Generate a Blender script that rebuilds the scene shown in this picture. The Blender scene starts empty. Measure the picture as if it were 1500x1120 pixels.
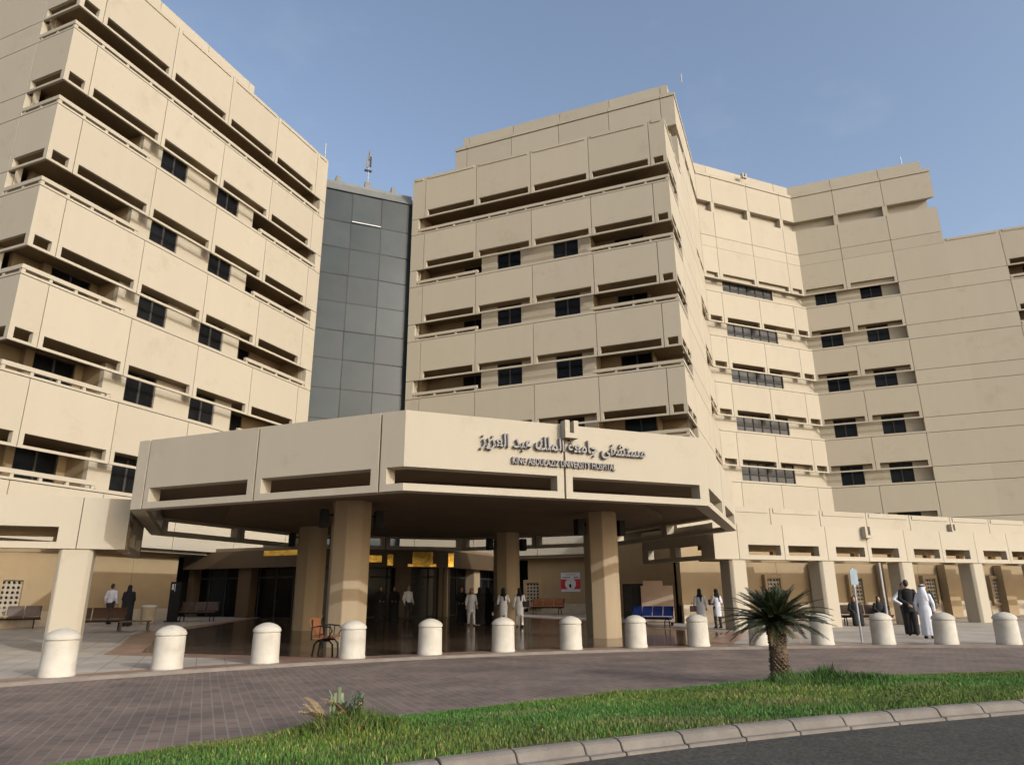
import bpy, bmesh, math, random
import numpy as np
from mathutils import Vector, Matrix
R = math.radians
random.seed(7); rng = np.random.default_rng(7)
SC = bpy.context.scene; COL = SC.collection
S2 = math.sqrt(0.5)

# ------------------------------------------------------------------ camera, sky, sun, exposure
cd = bpy.data.cameras.new("camera"); cam = bpy.data.objects.new("camera", cd); COL.objects.link(cam); SC.camera = cam
cd.sensor_width = 36.0; cd.sensor_fit = 'HORIZONTAL'; cd.lens = 36.0*1023.2/1500.0; cd.clip_start = 0.1; cd.clip_end = 4000
PITCH, ROLL, YAW, HC = 0.29713, -0.00794, 0.40144, 1.35
fw = Vector((math.sin(YAW)*math.cos(PITCH), math.cos(YAW)*math.cos(PITCH), math.sin(PITCH)))
rt = Vector((math.cos(YAW), -math.sin(YAW), 0)); up = rt.cross(fw)
rt2 = rt*math.cos(ROLL)+up*math.sin(ROLL); up2 = up*math.cos(ROLL)-rt*math.sin(ROLL)
M = Matrix((rt2, up2, -fw)).transposed().to_4x4(); M.translation = Vector((0, 0, HC)); cam.matrix_world = M

SUN_AZ, SUN_EL = R(156.0), R(22.0)          # azimuth clockwise from +Y
w = bpy.data.worlds.new("World"); SC.world = w; w.use_nodes = True
nt = w.node_tree; nt.nodes.clear()
sky = nt.nodes.new('ShaderNodeTexSky'); sky.sky_type = 'NISHITA'; sky.sun_disc = False
sky.sun_elevation = SUN_EL; sky.sun_rotation = SUN_AZ; sky.altitude = 10; sky.air_density = 1.0; sky.dust_density = 3.2; sky.ozone_density = 1.5
tc = nt.nodes.new('ShaderNodeTexCoord'); mp = nt.nodes.new('ShaderNodeMapping'); mp.inputs['Scale'].default_value = (2.2, 2.2, 5.0)
nz = nt.nodes.new('ShaderNodeTexNoise'); nz.inputs['Scale'].default_value = 2.1; nz.inputs['Detail'].default_value = 7; nz.inputs['Roughness'].default_value = 0.62
cr = nt.nodes.new('ShaderNodeValToRGB'); cr.color_ramp.elements[0].position = 0.54; cr.color_ramp.elements[1].position = 0.82
cr.color_ramp.elements[0].color = (0, 0, 0, 1); cr.color_ramp.elements[1].color = (0.09, 0.09, 0.09, 1)
mx = nt.nodes.new('ShaderNodeMixRGB'); mx.inputs[2].default_value = (3.6, 3.7, 3.9, 1)
bg = nt.nodes.new('ShaderNodeBackground'); bg.inputs['Strength'].default_value = 0.15
wo = nt.nodes.new('ShaderNodeOutputWorld')
L = nt.links.new
L(tc.outputs['Generated'], mp.inputs['Vector']); L(mp.outputs[0], nz.inputs['Vector']); L(nz.outputs['Fac'], cr.inputs[0])
hs = nt.nodes.new('ShaderNodeHueSaturation'); hs.inputs['Saturation'].default_value = 0.86; hs.inputs['Value'].default_value = 0.97; L(sky.outputs[0], hs.inputs['Color'])
L(cr.outputs[0], mx.inputs[0]); L(hs.outputs[0], mx.inputs[1]); L(mx.outputs[0], bg.inputs['Color']); L(bg.outputs[0], wo.inputs[0])

sl = bpy.data.lights.new("sun", 'SUN'); so = bpy.data.objects.new("sun", sl); COL.objects.link(so)
sl.energy = 2.0; sl.angle = R(0.5); sl.color = (0.625, 0.675, 0.71)
sd = Vector((math.sin(SUN_AZ)*math.cos(SUN_EL), math.cos(SUN_AZ)*math.cos(SUN_EL), math.sin(SUN_EL)))
so.rotation_euler = sd.to_track_quat('Z', 'Y').to_euler(); so.location = sd*80
SC.view_settings.view_transform = 'Standard'; SC.view_settings.look = 'None'; SC.view_settings.gamma = 1.0
SC.view_settings.use_curve_mapping = False; SC.view_settings.exposure = 0.72

# ------------------------------------------------------------------ materials
def nmat(name, c1, c2=None, scale=3.0, rough=0.8, bump=0.0, bscale=40.0, spec=0.4, metal=0.0, streak=False, detail=6, objvar=0.0, spots=0.0):
    m = bpy.data.materials.new(name); m.use_nodes = True; t = m.node_tree; b = t.nodes['Principled BSDF']
    b.inputs['Roughness'].default_value = rough; b.inputs['Metallic'].default_value = metal
    b.inputs['Specular IOR Level'].default_value = spec
    tcn = t.nodes.new('ShaderNodeTexCoord'); src = tcn.outputs['Object']
    c2 = c2 or tuple(x*0.85 for x in c1)
    if objvar:
        oj = t.nodes.new('ShaderNodeObjectInfo'); mu_ = t.nodes.new('ShaderNodeMath'); mu_.operation = 'MULTIPLY'; mu_.inputs[1].default_value = 61.0
        va = t.nodes.new('ShaderNodeVectorMath'); va.operation = 'ADD'; t.links.new(oj.outputs['Random'], mu_.inputs[0]); t.links.new(src, va.inputs[0]); t.links.new(mu_.outputs[0], va.inputs[1]); src = va.outputs[0]
    n = t.nodes.new('ShaderNodeTexNoise'); n.inputs['Scale'].default_value = scale; n.inputs['Detail'].default_value = detail; n.inputs['Roughness'].default_value = 0.6
    if streak:
        mpn = t.nodes.new('ShaderNodeMapping'); mpn.inputs['Scale'].default_value = (1.6, 1.6, 0.22); t.links.new(src, mpn.inputs['Vector']); t.links.new(mpn.outputs[0], n.inputs['Vector'])
    else: t.links.new(src, n.inputs['Vector'])
    r = t.nodes.new('ShaderNodeValToRGB'); r.color_ramp.elements[0].position = 0.36; r.color_ramp.elements[1].position = 0.66
    r.color_ramp.elements[0].color = (*c2, 1); r.color_ramp.elements[1].color = (*c1, 1)
    t.links.new(n.outputs['Fac'], r.inputs[0]); t.links.new(r.outputs[0], b.inputs['Base Color'])
    if bump:
        n2 = t.nodes.new('ShaderNodeTexNoise'); n2.inputs['Scale'].default_value = bscale; n2.inputs['Detail'].default_value = 4
        t.links.new(src, n2.inputs['Vector']); bn = t.nodes.new('ShaderNodeBump'); bn.inputs['Strength'].default_value = bump; bn.inputs['Distance'].default_value = 0.02
        t.links.new(n2.outputs['Fac'], bn.inputs['Height']); t.links.new(bn.outputs[0], b.inputs['Normal'])
    if objvar:
        oi = t.nodes.new('ShaderNodeObjectInfo'); mr = t.nodes.new('ShaderNodeMapRange'); mr.inputs['To Min'].default_value = 1-objvar; mr.inputs['To Max'].default_value = 1+objvar
        t.links.new(oi.outputs['Random'], mr.inputs['Value']); x = t.nodes.new('ShaderNodeMixRGB'); x.blend_type = 'MULTIPLY'; x.inputs[0].default_value = 1.0
        t.links.new(r.outputs[0], x.inputs[1]); t.links.new(mr.outputs[0], x.inputs[2]); t.links.new(x.outputs[0], b.inputs['Base Color']); last = x.outputs[0]
    else: last = r.outputs[0]
    if spots:
        n3 = t.nodes.new('ShaderNodeTexNoise'); n3.inputs['Scale'].default_value = spots; n3.inputs['Detail'].default_value = 10; n3.inputs['Roughness'].default_value = 0.75
        t.links.new(src, n3.inputs['Vector']); r3 = t.nodes.new('ShaderNodeValToRGB'); r3.color_ramp.elements[0].position = 0.30; r3.color_ramp.elements[1].position = 0.44; r3.color_ramp.elements[0].color = (0.90, 0.88, 0.855, 1)
        x3 = t.nodes.new('ShaderNodeMixRGB'); x3.blend_type = 'MULTIPLY'; x3.inputs[0].default_value = 1.0; t.links.new(n3.outputs['Fac'], r3.inputs[0]); t.links.new(last, x3.inputs[1]); t.links.new(r3.outputs[0], x3.inputs[2]); t.links.new(x3.outputs[0], b.inputs['Base Color'])
    return m

MT = {}
MT['precast'] = nmat('precast_concrete', (0.388, 0.334, 0.252), (0.378, 0.325, 0.244), 0.7, 0.85, 0.25, 60, streak=True, objvar=0.03, spots=0.5)
MT['wallc'] = nmat('rendered_wall', (0.335, 0.24, 0.13), (0.30, 0.212, 0.115), 0.9, 0.85, 0.2, 50)
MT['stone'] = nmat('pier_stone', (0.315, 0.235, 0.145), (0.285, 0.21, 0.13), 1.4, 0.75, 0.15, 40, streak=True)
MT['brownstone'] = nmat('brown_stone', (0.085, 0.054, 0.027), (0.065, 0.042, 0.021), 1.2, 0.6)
MT['plinth'] = nmat('plinth_stone', (0.46, 0.38, 0.28), (0.38, 0.31, 0.22), 2.0, 0.7, 0.1, 40)
MT['bollard'] = nmat('bollard_concrete', (0.47, 0.43, 0.36), (0.40, 0.355, 0.285), 3.0, 0.85, 0.3, 70, objvar=0.06, spots=3.0)
MT['edgestone'] = nmat('edge_stone', (0.20, 0.165, 0.135), (0.15, 0.122, 0.10), 2.0, 0.8)
MT['kerb'] = nmat('kerb_concrete', (0.195, 0.168, 0.14), (0.15, 0.128, 0.105), 2.6, 0.9, 0.4, 60, spots=2.5)
MT['glassdark'] = nmat('window_glass', (0.006, 0.006, 0.0065), (0.011, 0.011, 0.0115), 1.0, 0.2, spec=0.12, objvar=0.6)
MT['blind'] = nmat('blind_glass', (0.075, 0.071, 0.067), (0.055, 0.052, 0.049), 1.6, 0.3, spec=0.2)
MT['frame'] = nmat('dark_frame', (0.035, 0.031, 0.028), (0.024, 0.022, 0.02), 5, 0.6, spec=0.2)
MT['mullion'] = nmat('mullion_paint', (0.05, 0.045, 0.042), (0.04, 0.036, 0.034), 3, 0.7, spec=0.2)
MT['coping'] = nmat('grey_coping', (0.165, 0.162, 0.145), (0.14, 0.137, 0.122), 2, 0.6)
MT['whitemetal'] = nmat('bright_metal', (0.62, 0.62, 0.6), None, 3, 0.4)
MT['brass'] = nmat('brass_sheet', (0.70, 0.48, 0.12), (0.45, 0.29, 0.06), 3, 0.22, metal=1.0, bump=0.6, bscale=2.5)
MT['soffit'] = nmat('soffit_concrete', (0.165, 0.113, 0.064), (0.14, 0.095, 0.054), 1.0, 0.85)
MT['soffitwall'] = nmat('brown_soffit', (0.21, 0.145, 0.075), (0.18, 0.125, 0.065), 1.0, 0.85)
MT['balcony'] = nmat('balcony_shade_tone', (0.25, 0.175, 0.095), (0.22, 0.155, 0.085), 1.0, 0.85)  # wall tan darkened so the colour carries the deep shade of the recesses
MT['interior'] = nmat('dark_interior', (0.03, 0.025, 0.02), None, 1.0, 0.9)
MT['letter'] = nmat('grey_lettering', (0.20, 0.18, 0.165), (0.16, 0.145, 0.135), 6, 0.5)
MT['black'] = nmat('black_paint', (0.010, 0.0095, 0.009), (0.007, 0.007, 0.007), 6, 0.6, spec=0.2)
MT['wood'] = nmat('brown_wood', (0.07, 0.034, 0.017), (0.045, 0.022, 0.011), 7, 0.5, streak=True)
MT['orange'] = nmat('orange_seat', (0.25, 0.092, 0.036), (0.18, 0.065, 0.026), 6, 0.45)
MT['blue'] = nmat('blue_seat', (0.022, 0.05, 0.22), (0.018, 0.04, 0.17), 6, 0.4)
MT['board'] = nmat('pinkish_board', (0.50, 0.36, 0.26), (0.45, 0.32, 0.225), 2, 0.8)
MT['white'] = nmat('white_panel', (0.58, 0.57, 0.55), (0.52, 0.51, 0.49), 4, 0.6)
MT['lattice'] = nmat('lattice_stone', (0.40, 0.34, 0.25), (0.34, 0.285, 0.21), 3, 0.8)
MT['red'] = nmat('red_panel', (0.50, 0.025, 0.03), None, 4, 0.5)
MT['grey'] = nmat('grey_steel', (0.42, 0.42, 0.41), (0.34, 0.34, 0.33), 5, 0.4, metal=0.3)
MT['bluegrey'] = nmat('blue_grey_sign', (0.22, 0.28, 0.31), (0.17, 0.22, 0.25), 5, 0.35)
MT['skin'] = nmat('skin', (0.40, 0.235, 0.155), (0.36, 0.205, 0.13), 8, 0.55)
MT['hair'] = nmat('dark_hair', (0.016, 0.012, 0.01), None, 20, 0.5)
MT['blackcloth'] = nmat('black_cloth', (0.014, 0.013, 0.014), (0.009, 0.009, 0.009), 9, 0.85, 0.3, 30)
MT['whitecloth'] = nmat('white_cloth', (0.60, 0.60, 0.63), (0.52, 0.52, 0.56), 5, 0.85, 0.3, 24)
MT['darktrouser'] = nmat('dark_trouser', (0.03, 0.028, 0.03), None, 9, 0.85)
MT['purplecloth'] = nmat('purple_brown_cloth', (0.10, 0.045, 0.05), (0.08, 0.035, 0.04), 8, 0.85)
MT['redcloth'] = nmat('dark_red_scarf', (0.20, 0.045, 0.04), (0.14, 0.03, 0.028), 8, 0.85)
MT['brownbag'] = nmat('brown_leather', (0.10, 0.06, 0.045), (0.07, 0.042, 0.03), 8, 0.5)
MT['trunk'] = nmat('palm_bark', (0.15, 0.10, 0.06), (0.055, 0.036, 0.022), 14, 0.95, 0.8, 26)
MT['frond'] = nmat('palm_leaf', (0.043, 0.052, 0.02), (0.018, 0.026, 0.010), 5, 0.42, spec=0.5)
MT['frondold'] = nmat('dry_palm_leaf', (0.34, 0.25, 0.12), (0.22, 0.15, 0.07), 5, 0.7)
MT['frondpale'] = nmat('pale_palm_leaf', (0.20, 0.23, 0.13), (0.14, 0.17, 0.09), 5, 0.6)
MT['soil'] = nmat('lawn_soil', (0.05, 0.075, 0.018), (0.075, 0.065, 0.03), 5, 0.95)
MT['sand'] = nmat('sandy_ground', (0.36, 0.29, 0.21), (0.30, 0.24, 0.17), 0.3, 0.95)

def asphalt():
    m = nmat('asphalt', (0.047, 0.043, 0.036), (0.033, 0.0305, 0.0255), 0.7, 0.9, 0.7, 90); t = m.node_tree; b = t.nodes['Principled BSDF']
    v = t.nodes.new('ShaderNodeTexVoronoi'); v.inputs['Scale'].default_value = 30; tcn = t.nodes.new('ShaderNodeTexCoord'); t.links.new(tcn.outputs['Object'], v.inputs['Vector'])
    r = t.nodes.new('ShaderNodeValToRGB'); r.color_ramp.elements[0].color = (0.45, 0.45, 0.45, 1); r.color_ramp.elements[1].color = (1.95, 1.9, 1.8, 1)
    src = b.inputs['Base Color'].links[0].from_socket; x = t.nodes.new('ShaderNodeMixRGB'); x.blend_type = 'MULTIPLY'; x.inputs[0].default_value = 1.0
    t.links.new(v.outputs['Color'], r.inputs[0]); t.links.new(src, x.inputs[1]); t.links.new(r.outputs[0], x.inputs[2]); t.links.new(x.outputs[0], b.inputs['Base Color']); return m
MT['asphalt'] = asphalt()
def tiled(name, c1, c2, joint, bw, bh, rough, offset=0.0, msize=0.012, rot=0.0, var=None, spec=0.4, bump=0.3, rnoise=0.0):
    m = bpy.data.materials.new(name); m.use_nodes = True; t = m.node_tree; b = t.nodes['Principled BSDF']; N = t.nodes.new
    tcn = N('ShaderNodeTexCoord'); mpn = N('ShaderNodeMapping'); mpn.inputs['Rotation'].default_value = (0, 0, rot)
    br = N('ShaderNodeTexBrick'); br.offset = offset; br.inputs['Scale'].default_value = 1.0; br.inputs['Brick Width'].default_value = bw; br.inputs['Row Height'].default_value = bh
    br.inputs['Mortar Size'].default_value = msize; br.inputs['Mortar Smooth'].default_value = 0.3; br.inputs['Bias'].default_value = 0.0
    br.inputs['Color1'].default_value = (*c1, 1); br.inputs['Color2'].default_value = (*c2, 1); br.inputs['Mortar'].default_value = (*joint, 1)
    n = N('ShaderNodeTexNoise'); n.inputs['Scale'].default_value = 0.8; n.inputs['Detail'].default_value = 8
    r = N('ShaderNodeValToRGB'); r.color_ramp.elements[0].position = 0.3; r.color_ramp.elements[1].position = 0.7
    lo = var or 0.75; r.color_ramp.elements[0].color = (lo, lo, lo, 1); r.color_ramp.elements[1].color = (1.15, 1.15, 1.15, 1)
    x = N('ShaderNodeMixRGB'); x.blend_type = 'MULTIPLY'; x.inputs[0].default_value = 1.0; k = t.links.new
    k(tcn.outputs['Object'], mpn.inputs[0]); k(mpn.outputs[0], br.inputs['Vector']); k(tcn.outputs['Object'], n.inputs['Vector']); k(n.outputs['Fac'], r.inputs[0])
    k(br.outputs['Color'], x.inputs[1]); k(r.outputs[0], x.inputs[2]); k(x.outputs[0], b.inputs['Base Color'])
    b.inputs['Roughness'].default_value = rough; b.inputs['Specular IOR Level'].default_value = spec
    if bump:
        bn = N('ShaderNodeBump'); bn.inputs['Strength'].default_value = bump; bn.inputs['Distance'].default_value = 0.01; bn.invert = True
        k(br.outputs['Fac'], bn.inputs['Height']); k(bn.outputs[0], b.inputs['Normal'])
    if rnoise:
        mr = N('ShaderNodeMapRange'); mr.inputs['To Min'].default_value = rough; mr.inputs['To Max'].default_value = rough+rnoise; k(n.outputs['Fac'], mr.inputs['Value']); k(mr.outputs[0], b.inputs['Roughness'])
    return m
MT['brick'] = tiled('brick_paving', (0.196, 0.130, 0.100), (0.130, 0.091, 0.073), (0.205, 0.172, 0.140), 0.20, 0.135, 0.85, 0.5, 0.010, R(90), 0.62)
MT['tile'] = tiled('plaza_tiles', (0.41, 0.355, 0.295), (0.365, 0.315, 0.26), (0.20, 0.168, 0.135), 0.6, 0.6, 0.55, 0.0, 0.012, 0, 0.8)
MT['tilered'] = tiled('reddish_tiles', (0.30, 0.165, 0.115), (0.24, 0.13, 0.092), (0.17, 0.11, 0.085), 0.4, 0.4, 0.35, 0.0, 0.008, R(45), 0.8)
MT['polish'] = tiled('polished_floor', (0.10, 0.066, 0.045), (0.075, 0.05, 0.034), (0.055, 0.038, 0.028), 0.6, 0.6, 0.10, 0.0, 0.006, 0, 0.8, 0.6, 0.05, 0.10)

def curtain():
    m = nmat('curtain_wall_glass', (0.036, 0.046, 0.049), (0.027, 0.036, 0.039), 0.5, 0.16, spec=0.22, objvar=0.18); t = m.node_tree; b = t.nodes['Principled BSDF']
    b.inputs['Coat Weight'].default_value = 0.0; return m
MT['curtain'] = curtain()
def grassmat():
    m = bpy.data.materials.new('grass_blades'); m.use_nodes = True; t = m.node_tree; b = t.nodes['Principled BSDF']
    a = t.nodes.new('ShaderNodeAttribute'); a.attribute_name = 'tint'; t.links.new(a.outputs['Color'], b.inputs['Base Color'])
    b.inputs['Roughness'].default_value = 0.6; b.inputs['Specular IOR Level'].default_value = 0.25
    b.inputs['Subsurface Weight'].default_value = 0.0; return m
MT['grass'] = grassmat()

# ------------------------------------------------------------------ helpers
def link(name, me, mat=None, parent=None, loc=(0, 0, 0), rz=0.0):
    o = bpy.data.objects.new(name, me); COL.objects.link(o); o.location = loc; o.rotation_euler = (0, 0, rz)
    if mat is not None and me is not None and not me.materials: me.materials.append(MT[mat])
    if parent is not None: o.parent = parent
    return o
def tag(o, label=None, cat=None, group=None, kind=None):
    if label: o['label'] = label
    if cat: o['category'] = cat
    if group: o['group'] = group
    if kind: o['kind'] = kind
    return o
def thing(name, label, cat, loc=(0, 0, 0), rz=0.0, group=None):
    o = bpy.data.objects.new(name, None); COL.objects.link(o); o.location = loc; o.rotation_euler = (0, 0, rz); o.empty_display_size = 0.3
    return tag(o, label, cat, group)
def kids(o): return [c for c in bpy.data.objects if c.parent == o]
def copy_tree(o, parent=None):
    c = o.copy(); COL.objects.link(c)
    if parent is not None: c.parent = parent
    for k in kids(o): copy_tree(k, c)
    return c
class MB:
    def __init__(s): s.v = []; s.f = []
    def bar(s, u0, u1, d0, d1, z0, z1, m0=0.0, m1=0.0):
        n = len(s.v)
        for z in (z0, z1): s.v += [(u0+m0*d0, d0, z), (u1-m1*d0, d0, z), (u1-m1*d1, d1, z), (u0+m0*d1, d1, z)]
        s.f += [tuple(n+i for i in q) for q in ((3, 2, 1, 0), (4, 5, 6, 7), (0, 1, 5, 4), (1, 2, 6, 5), (2, 3, 7, 6), (3, 0, 4, 7))]; return s
    def poly(s, pts, z0, z1):
        n = len(s.v); k = len(pts)
        s.v += [(x, y, z0) for x, y in pts]+[(x, y, z1) for x, y in pts]
        s.f += [tuple(n+i for i in reversed(range(k))), tuple(n+k+i for i in range(k))]
        s.f += [(n+i, n+(i+1) % k, n+k+(i+1) % k, n+k+i) for i in range(k)]; return s
    def tube(s, pts, rad, seg=8, cap=True):
        n = len(s.v); P = [Vector(p) for p in pts]; rr = rad if isinstance(rad, (list, tuple)) else [rad]*len(P)
        for i, p in enumerate(P):
            t = (P[min(i+1, len(P)-1)]-P[max(i-1, 0)]).normalized(); a = Vector((0, 0, 1)) if abs(t.z) < 0.9 else Vector((1, 0, 0))
            x = t.cross(a).normalized(); y = x.cross(t)
            for j in range(seg):
                q = 2*math.pi*j/seg; s.v.append(tuple(p+(x*math.cos(q)+y*math.sin(q))*rr[i]))
        for i in range(len(P)-1):
            for j in range(seg):
                j2 = (j+1) % seg; s.f.append((n+i*seg+j, n+i*seg+j2, n+(i+1)*seg+j2, n+(i+1)*seg+j))
        if cap: s.f.append(tuple(n+j for j in reversed(range(seg)))); s.f.append(tuple(n+(len(P)-1)*seg+j for j in range(seg)))
        return s
    def lathe(s, prof, seg=32, c=(0, 0)):
        n = len(s.v)
        for r, z in prof:
            for j in range(seg):
                q = 2*math.pi*j/seg; s.v.append((c[0]+r*math.cos(q), c[1]+r*math.sin(q), z))
        for i in range(len(prof)-1):
            for j in range(seg):
                j2 = (j+1) % seg; s.f.append((n+i*seg+j, n+i*seg+j2, n+(i+1)*seg+j2, n+(i+1)*seg+j))
        s.f.append(tuple(n+j for j in reversed(range(seg)))); s.f.append(tuple(n+(len(prof)-1)*seg+j for j in range(seg))); return s
    def mesh(s, name, bevel=0.0, smooth=False, angle=35):
        me = bpy.data.meshes.new(name); me.from_pydata(s.v, [], s.f)
        bm = bmesh.new(); bm.from_mesh(me); bmesh.ops.recalc_face_normals(bm, faces=bm.faces)
        if bevel:
            ed = [e for e in bm.edges if len(e.link_faces) == 2 and e.calc_face_angle(0) > 0.5]
            bmesh.ops.bevel(bm, geom=ed, offset=bevel, segments=2, affect='EDGES', clamp_overlap=True)
        if smooth:
            for f in bm.faces: f.smooth = True
            for e in bm.edges:
                if len(e.link_faces) == 2 and e.calc_face_angle(0) > R(angle): e.smooth = False
        bm.to_mesh(me); bm.free(); return me
    def build(s, name, mat, parent=None, loc=(0, 0, 0), rz=0.0, bevel=0.0, smooth=False):
        return link(name, s.mesh(name, bevel, smooth), mat, parent, loc, rz)

# ------------------------------------------------------------------ setting: ground, road, paving, plaza, lawn
def sheet(name, mat, pts, z=0.0, label=None, zf=None, cuts=0):
    me = bpy.data.meshes.new(name); me.from_pydata([(x, y, 0) for x, y in pts], [], [tuple(range(len(pts)))])
    bm = bmesh.new(); bm.from_mesh(me)
    if zf:
        for yy in (26, 28, 31, 34, 37, 41):
            bmesh.ops.bisect_plane(bm, geom=bm.verts[:]+bm.edges[:]+bm.faces[:], plane_co=(0, yy, 0), plane_no=(0, 1, 0))
    for v in bm.verts: v.co.z = z+(zf(v.co.y) if zf else 0)
    bmesh.ops.triangulate(bm, faces=[f for f in bm.faces if len(f.verts) > 4]); bmesh.ops.recalc_face_normals(bm, faces=bm.faces)
    for f in bm.faces:
        if f.normal.z < 0: f.normal_flip()
    bm.to_mesh(me); bm.free(); o = link(name, me, mat); tag(o, kind='structure'); return o
def floor_z(y): return 0.03*min(max(y-26, 0), 15)
def arc(c, r, a0, a1, n): return [(c[0]+r*math.sin(R(a0+(a1-a0)*i/n)), c[1]+r*math.cos(R(a0+(a1-a0)*i/n))) for i in range(n+1)]
sheet('ground', 'sand', [(-900, -900), (900, -900), (900, 1500), (-900, 1500)], -0.15)
BC, BR = (6.46, -6.97), 24.78; EDGE = 24.2
GC, GR = (7.99, -11.31), 21.16; KC, KR = (6.55, -35.37), 42.02
sheet('road', 'asphalt', [(-60, -40), (90, -40)]+list(reversed(arc(KC, KR-0.02, -75, 75, 60))), -0.13)
sheet('brick_driveway', 'brick', [(-60, -3), (-40, -20)]+arc(KC, KR+0.25, -60, 60, 40)+[(70, -20), (90, 0), (90, 24), (-60, 24)], -0.06)
edge = arc(BC, EDGE, -58, 58, 90)
plz = [(-45, edge[0][1]-10)]+edge+[(75, edge[-1][1]-10), (75, 70), (-45, 70)]
sheet('plaza', 'tile', plz, 0.0, zf=floor_z)
me_ = MB()
for (a, b) in zip(edge[:-1], edge[1:]):      # plaza edge kerb: a narrow upstand strip
    t = Vector((b[0]-a[0], b[1]-a[1])).normalized(); n_ = Vector((-t.y, t.x)); n0 = len(me_.v)
    for p in (a, b):
        for q, z in ((-0.05, -0.058), (-0.05, -0.004), (-0.04, 0.008), (0.05, 0.008), (0.05, -0.05)): me_.v.append((p[0]+n_.x*q, p[1]+n_.y*q, z))
    me_.f += [(n0+i, n0+i+1, n0+5+i+1, n0+5+i) for i in range(4)]
tag(me_.build('plaza_kerb', 'edgestone'), kind='structure')
CX, CY, AP = 8.27, 26.22, 10.4; HE = AP*math.tan(R(22.5))
OCT = [(CX-HE, CY-AP), (CX+HE, CY-AP), (CX+AP, CY-HE), (CX+AP, CY+HE), (CX+HE, CY+AP), (CX-HE, CY+AP), (CX-AP, CY+HE), (CX-AP, CY-HE)]
def oct_floor(off, z, name, mat):
    ap = AP+off; he = ap*math.tan(R(22.5))
    P = [(CX-he, CY-ap), (CX+he, CY-ap), (CX+ap, CY-he), (CX+ap, CY+he), (CX+he, 43), (CX-he, 43), (CX-ap, CY+he), (CX-ap, CY-he)]
    # clip away what lies outside the plaza edge circle
    out = []
    for i in range(len(P)):
        a, b = Vector(P[i]), Vector(P[(i+1) % len(P)])
        for k in range(40):
            p = a.lerp(b, k/40); q = p-Vector(BC)
            if q.length < EDGE+0.9: p = Vector(BC)+q.normalized()*(EDGE+0.9)
            out.append((p.x, p.y))
    sheet(name, mat, out, z, zf=floor_z)
oct_floor(0.1, 0.004, 'tile_border', 'tilered'); oct_floor(-0.75, 0.008, 'polished_floor', 'polish')
strip = arc(BC, EDGE+0.25, -45, 45, 60)+list(reversed(arc(BC, EDGE+0.75, -45, 45, 60)))
sheet('edge_band', 'tilered', strip, 0.004)

lawn = arc(GC, GR, -58, 58, 60)
def inside_lawn(x, y): return (math.hypot(x-GC[0], y-GC[1]) < GR) and (math.hypot(x-KC[0], y-KC[1]) > KR+0.17)
gx = np.linspace(-9, 24, 120); lawnpts = [(x, GC[1]+math.sqrt(GR**2-(x-GC[0])**2)) for x in gx]; lowpts = [(x, KC[1]+math.sqrt((KR+0.165)**2-(x-KC[0])**2)) for x in gx]
ok = [i for i in range(len(gx)) if lawnpts[i][1] > lowpts[i][1]+0.05]
me = bpy.data.meshes.new('lawn'); V = []; F = []
for j, i in enumerate(ok):
    for k in range(7):
        f_ = k/6; y = lowpts[i][1]*(1-f_)+lawnpts[i][1]*f_; V.append((gx[i], y, -0.055+0.07*math.sin(math.pi*f_)**0.5+0.045*(1-f_)))
    if j: F += [((j-1)*7+k, j*7+k, j*7+k+1, (j-1)*7+k+1) for k in range(6)]
me.from_pydata(V, [], F); tag(link('lawn', me, 'soil'), kind='structure')
def lawn_z(x, y):
    lo = KC[1]+math.sqrt((KR+0.165)**2-(x-KC[0])**2); hi = GC[1]+math.sqrt(max(GR**2-(x-GC[0])**2, 0)); f_ = min(max((y-lo)/(hi-lo+1e-6), 0), 1)
    return -0.055+0.07*math.sin(math.pi*f_)**0.5+0.045*(1-f_)
# kerb stones along the road
kb = MB(); a = -14.0
while a < 34:
    da = math.degrees(random.choice((0.74, 0.76, 0.75, 0.42))/KR)
    a0, a1 = a+0.010, a+da-0.010; n0 = len(kb.v); dz = random.uniform(-0.006, 0.006)
    for q in (a0, a1):
        for r_, z in ((KR-0.07, -0.135), (KR-0.065, -0.098), (KR-0.01, -0.094), (KR, -0.088), (KR+0.04, -0.022), (KR+0.085, -0.002), (KR+0.17, 0.002), (KR+0.18, -0.06)):
            kb.v.append((KC[0]+r_*math.sin(R(q)), KC[1]+r_*math.cos(R(q)), z+dz))
    kb.f += [(n0+i, n0+i+1, n0+9+i, n0+8+i) for i in range(7)]+[tuple(n0+i for i in range(8)), tuple(n0+8+i for i in reversed(range(8)))]
    a += da
tag(kb.build('kerb', 'kerb', bevel=0.006), kind='structure')

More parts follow.
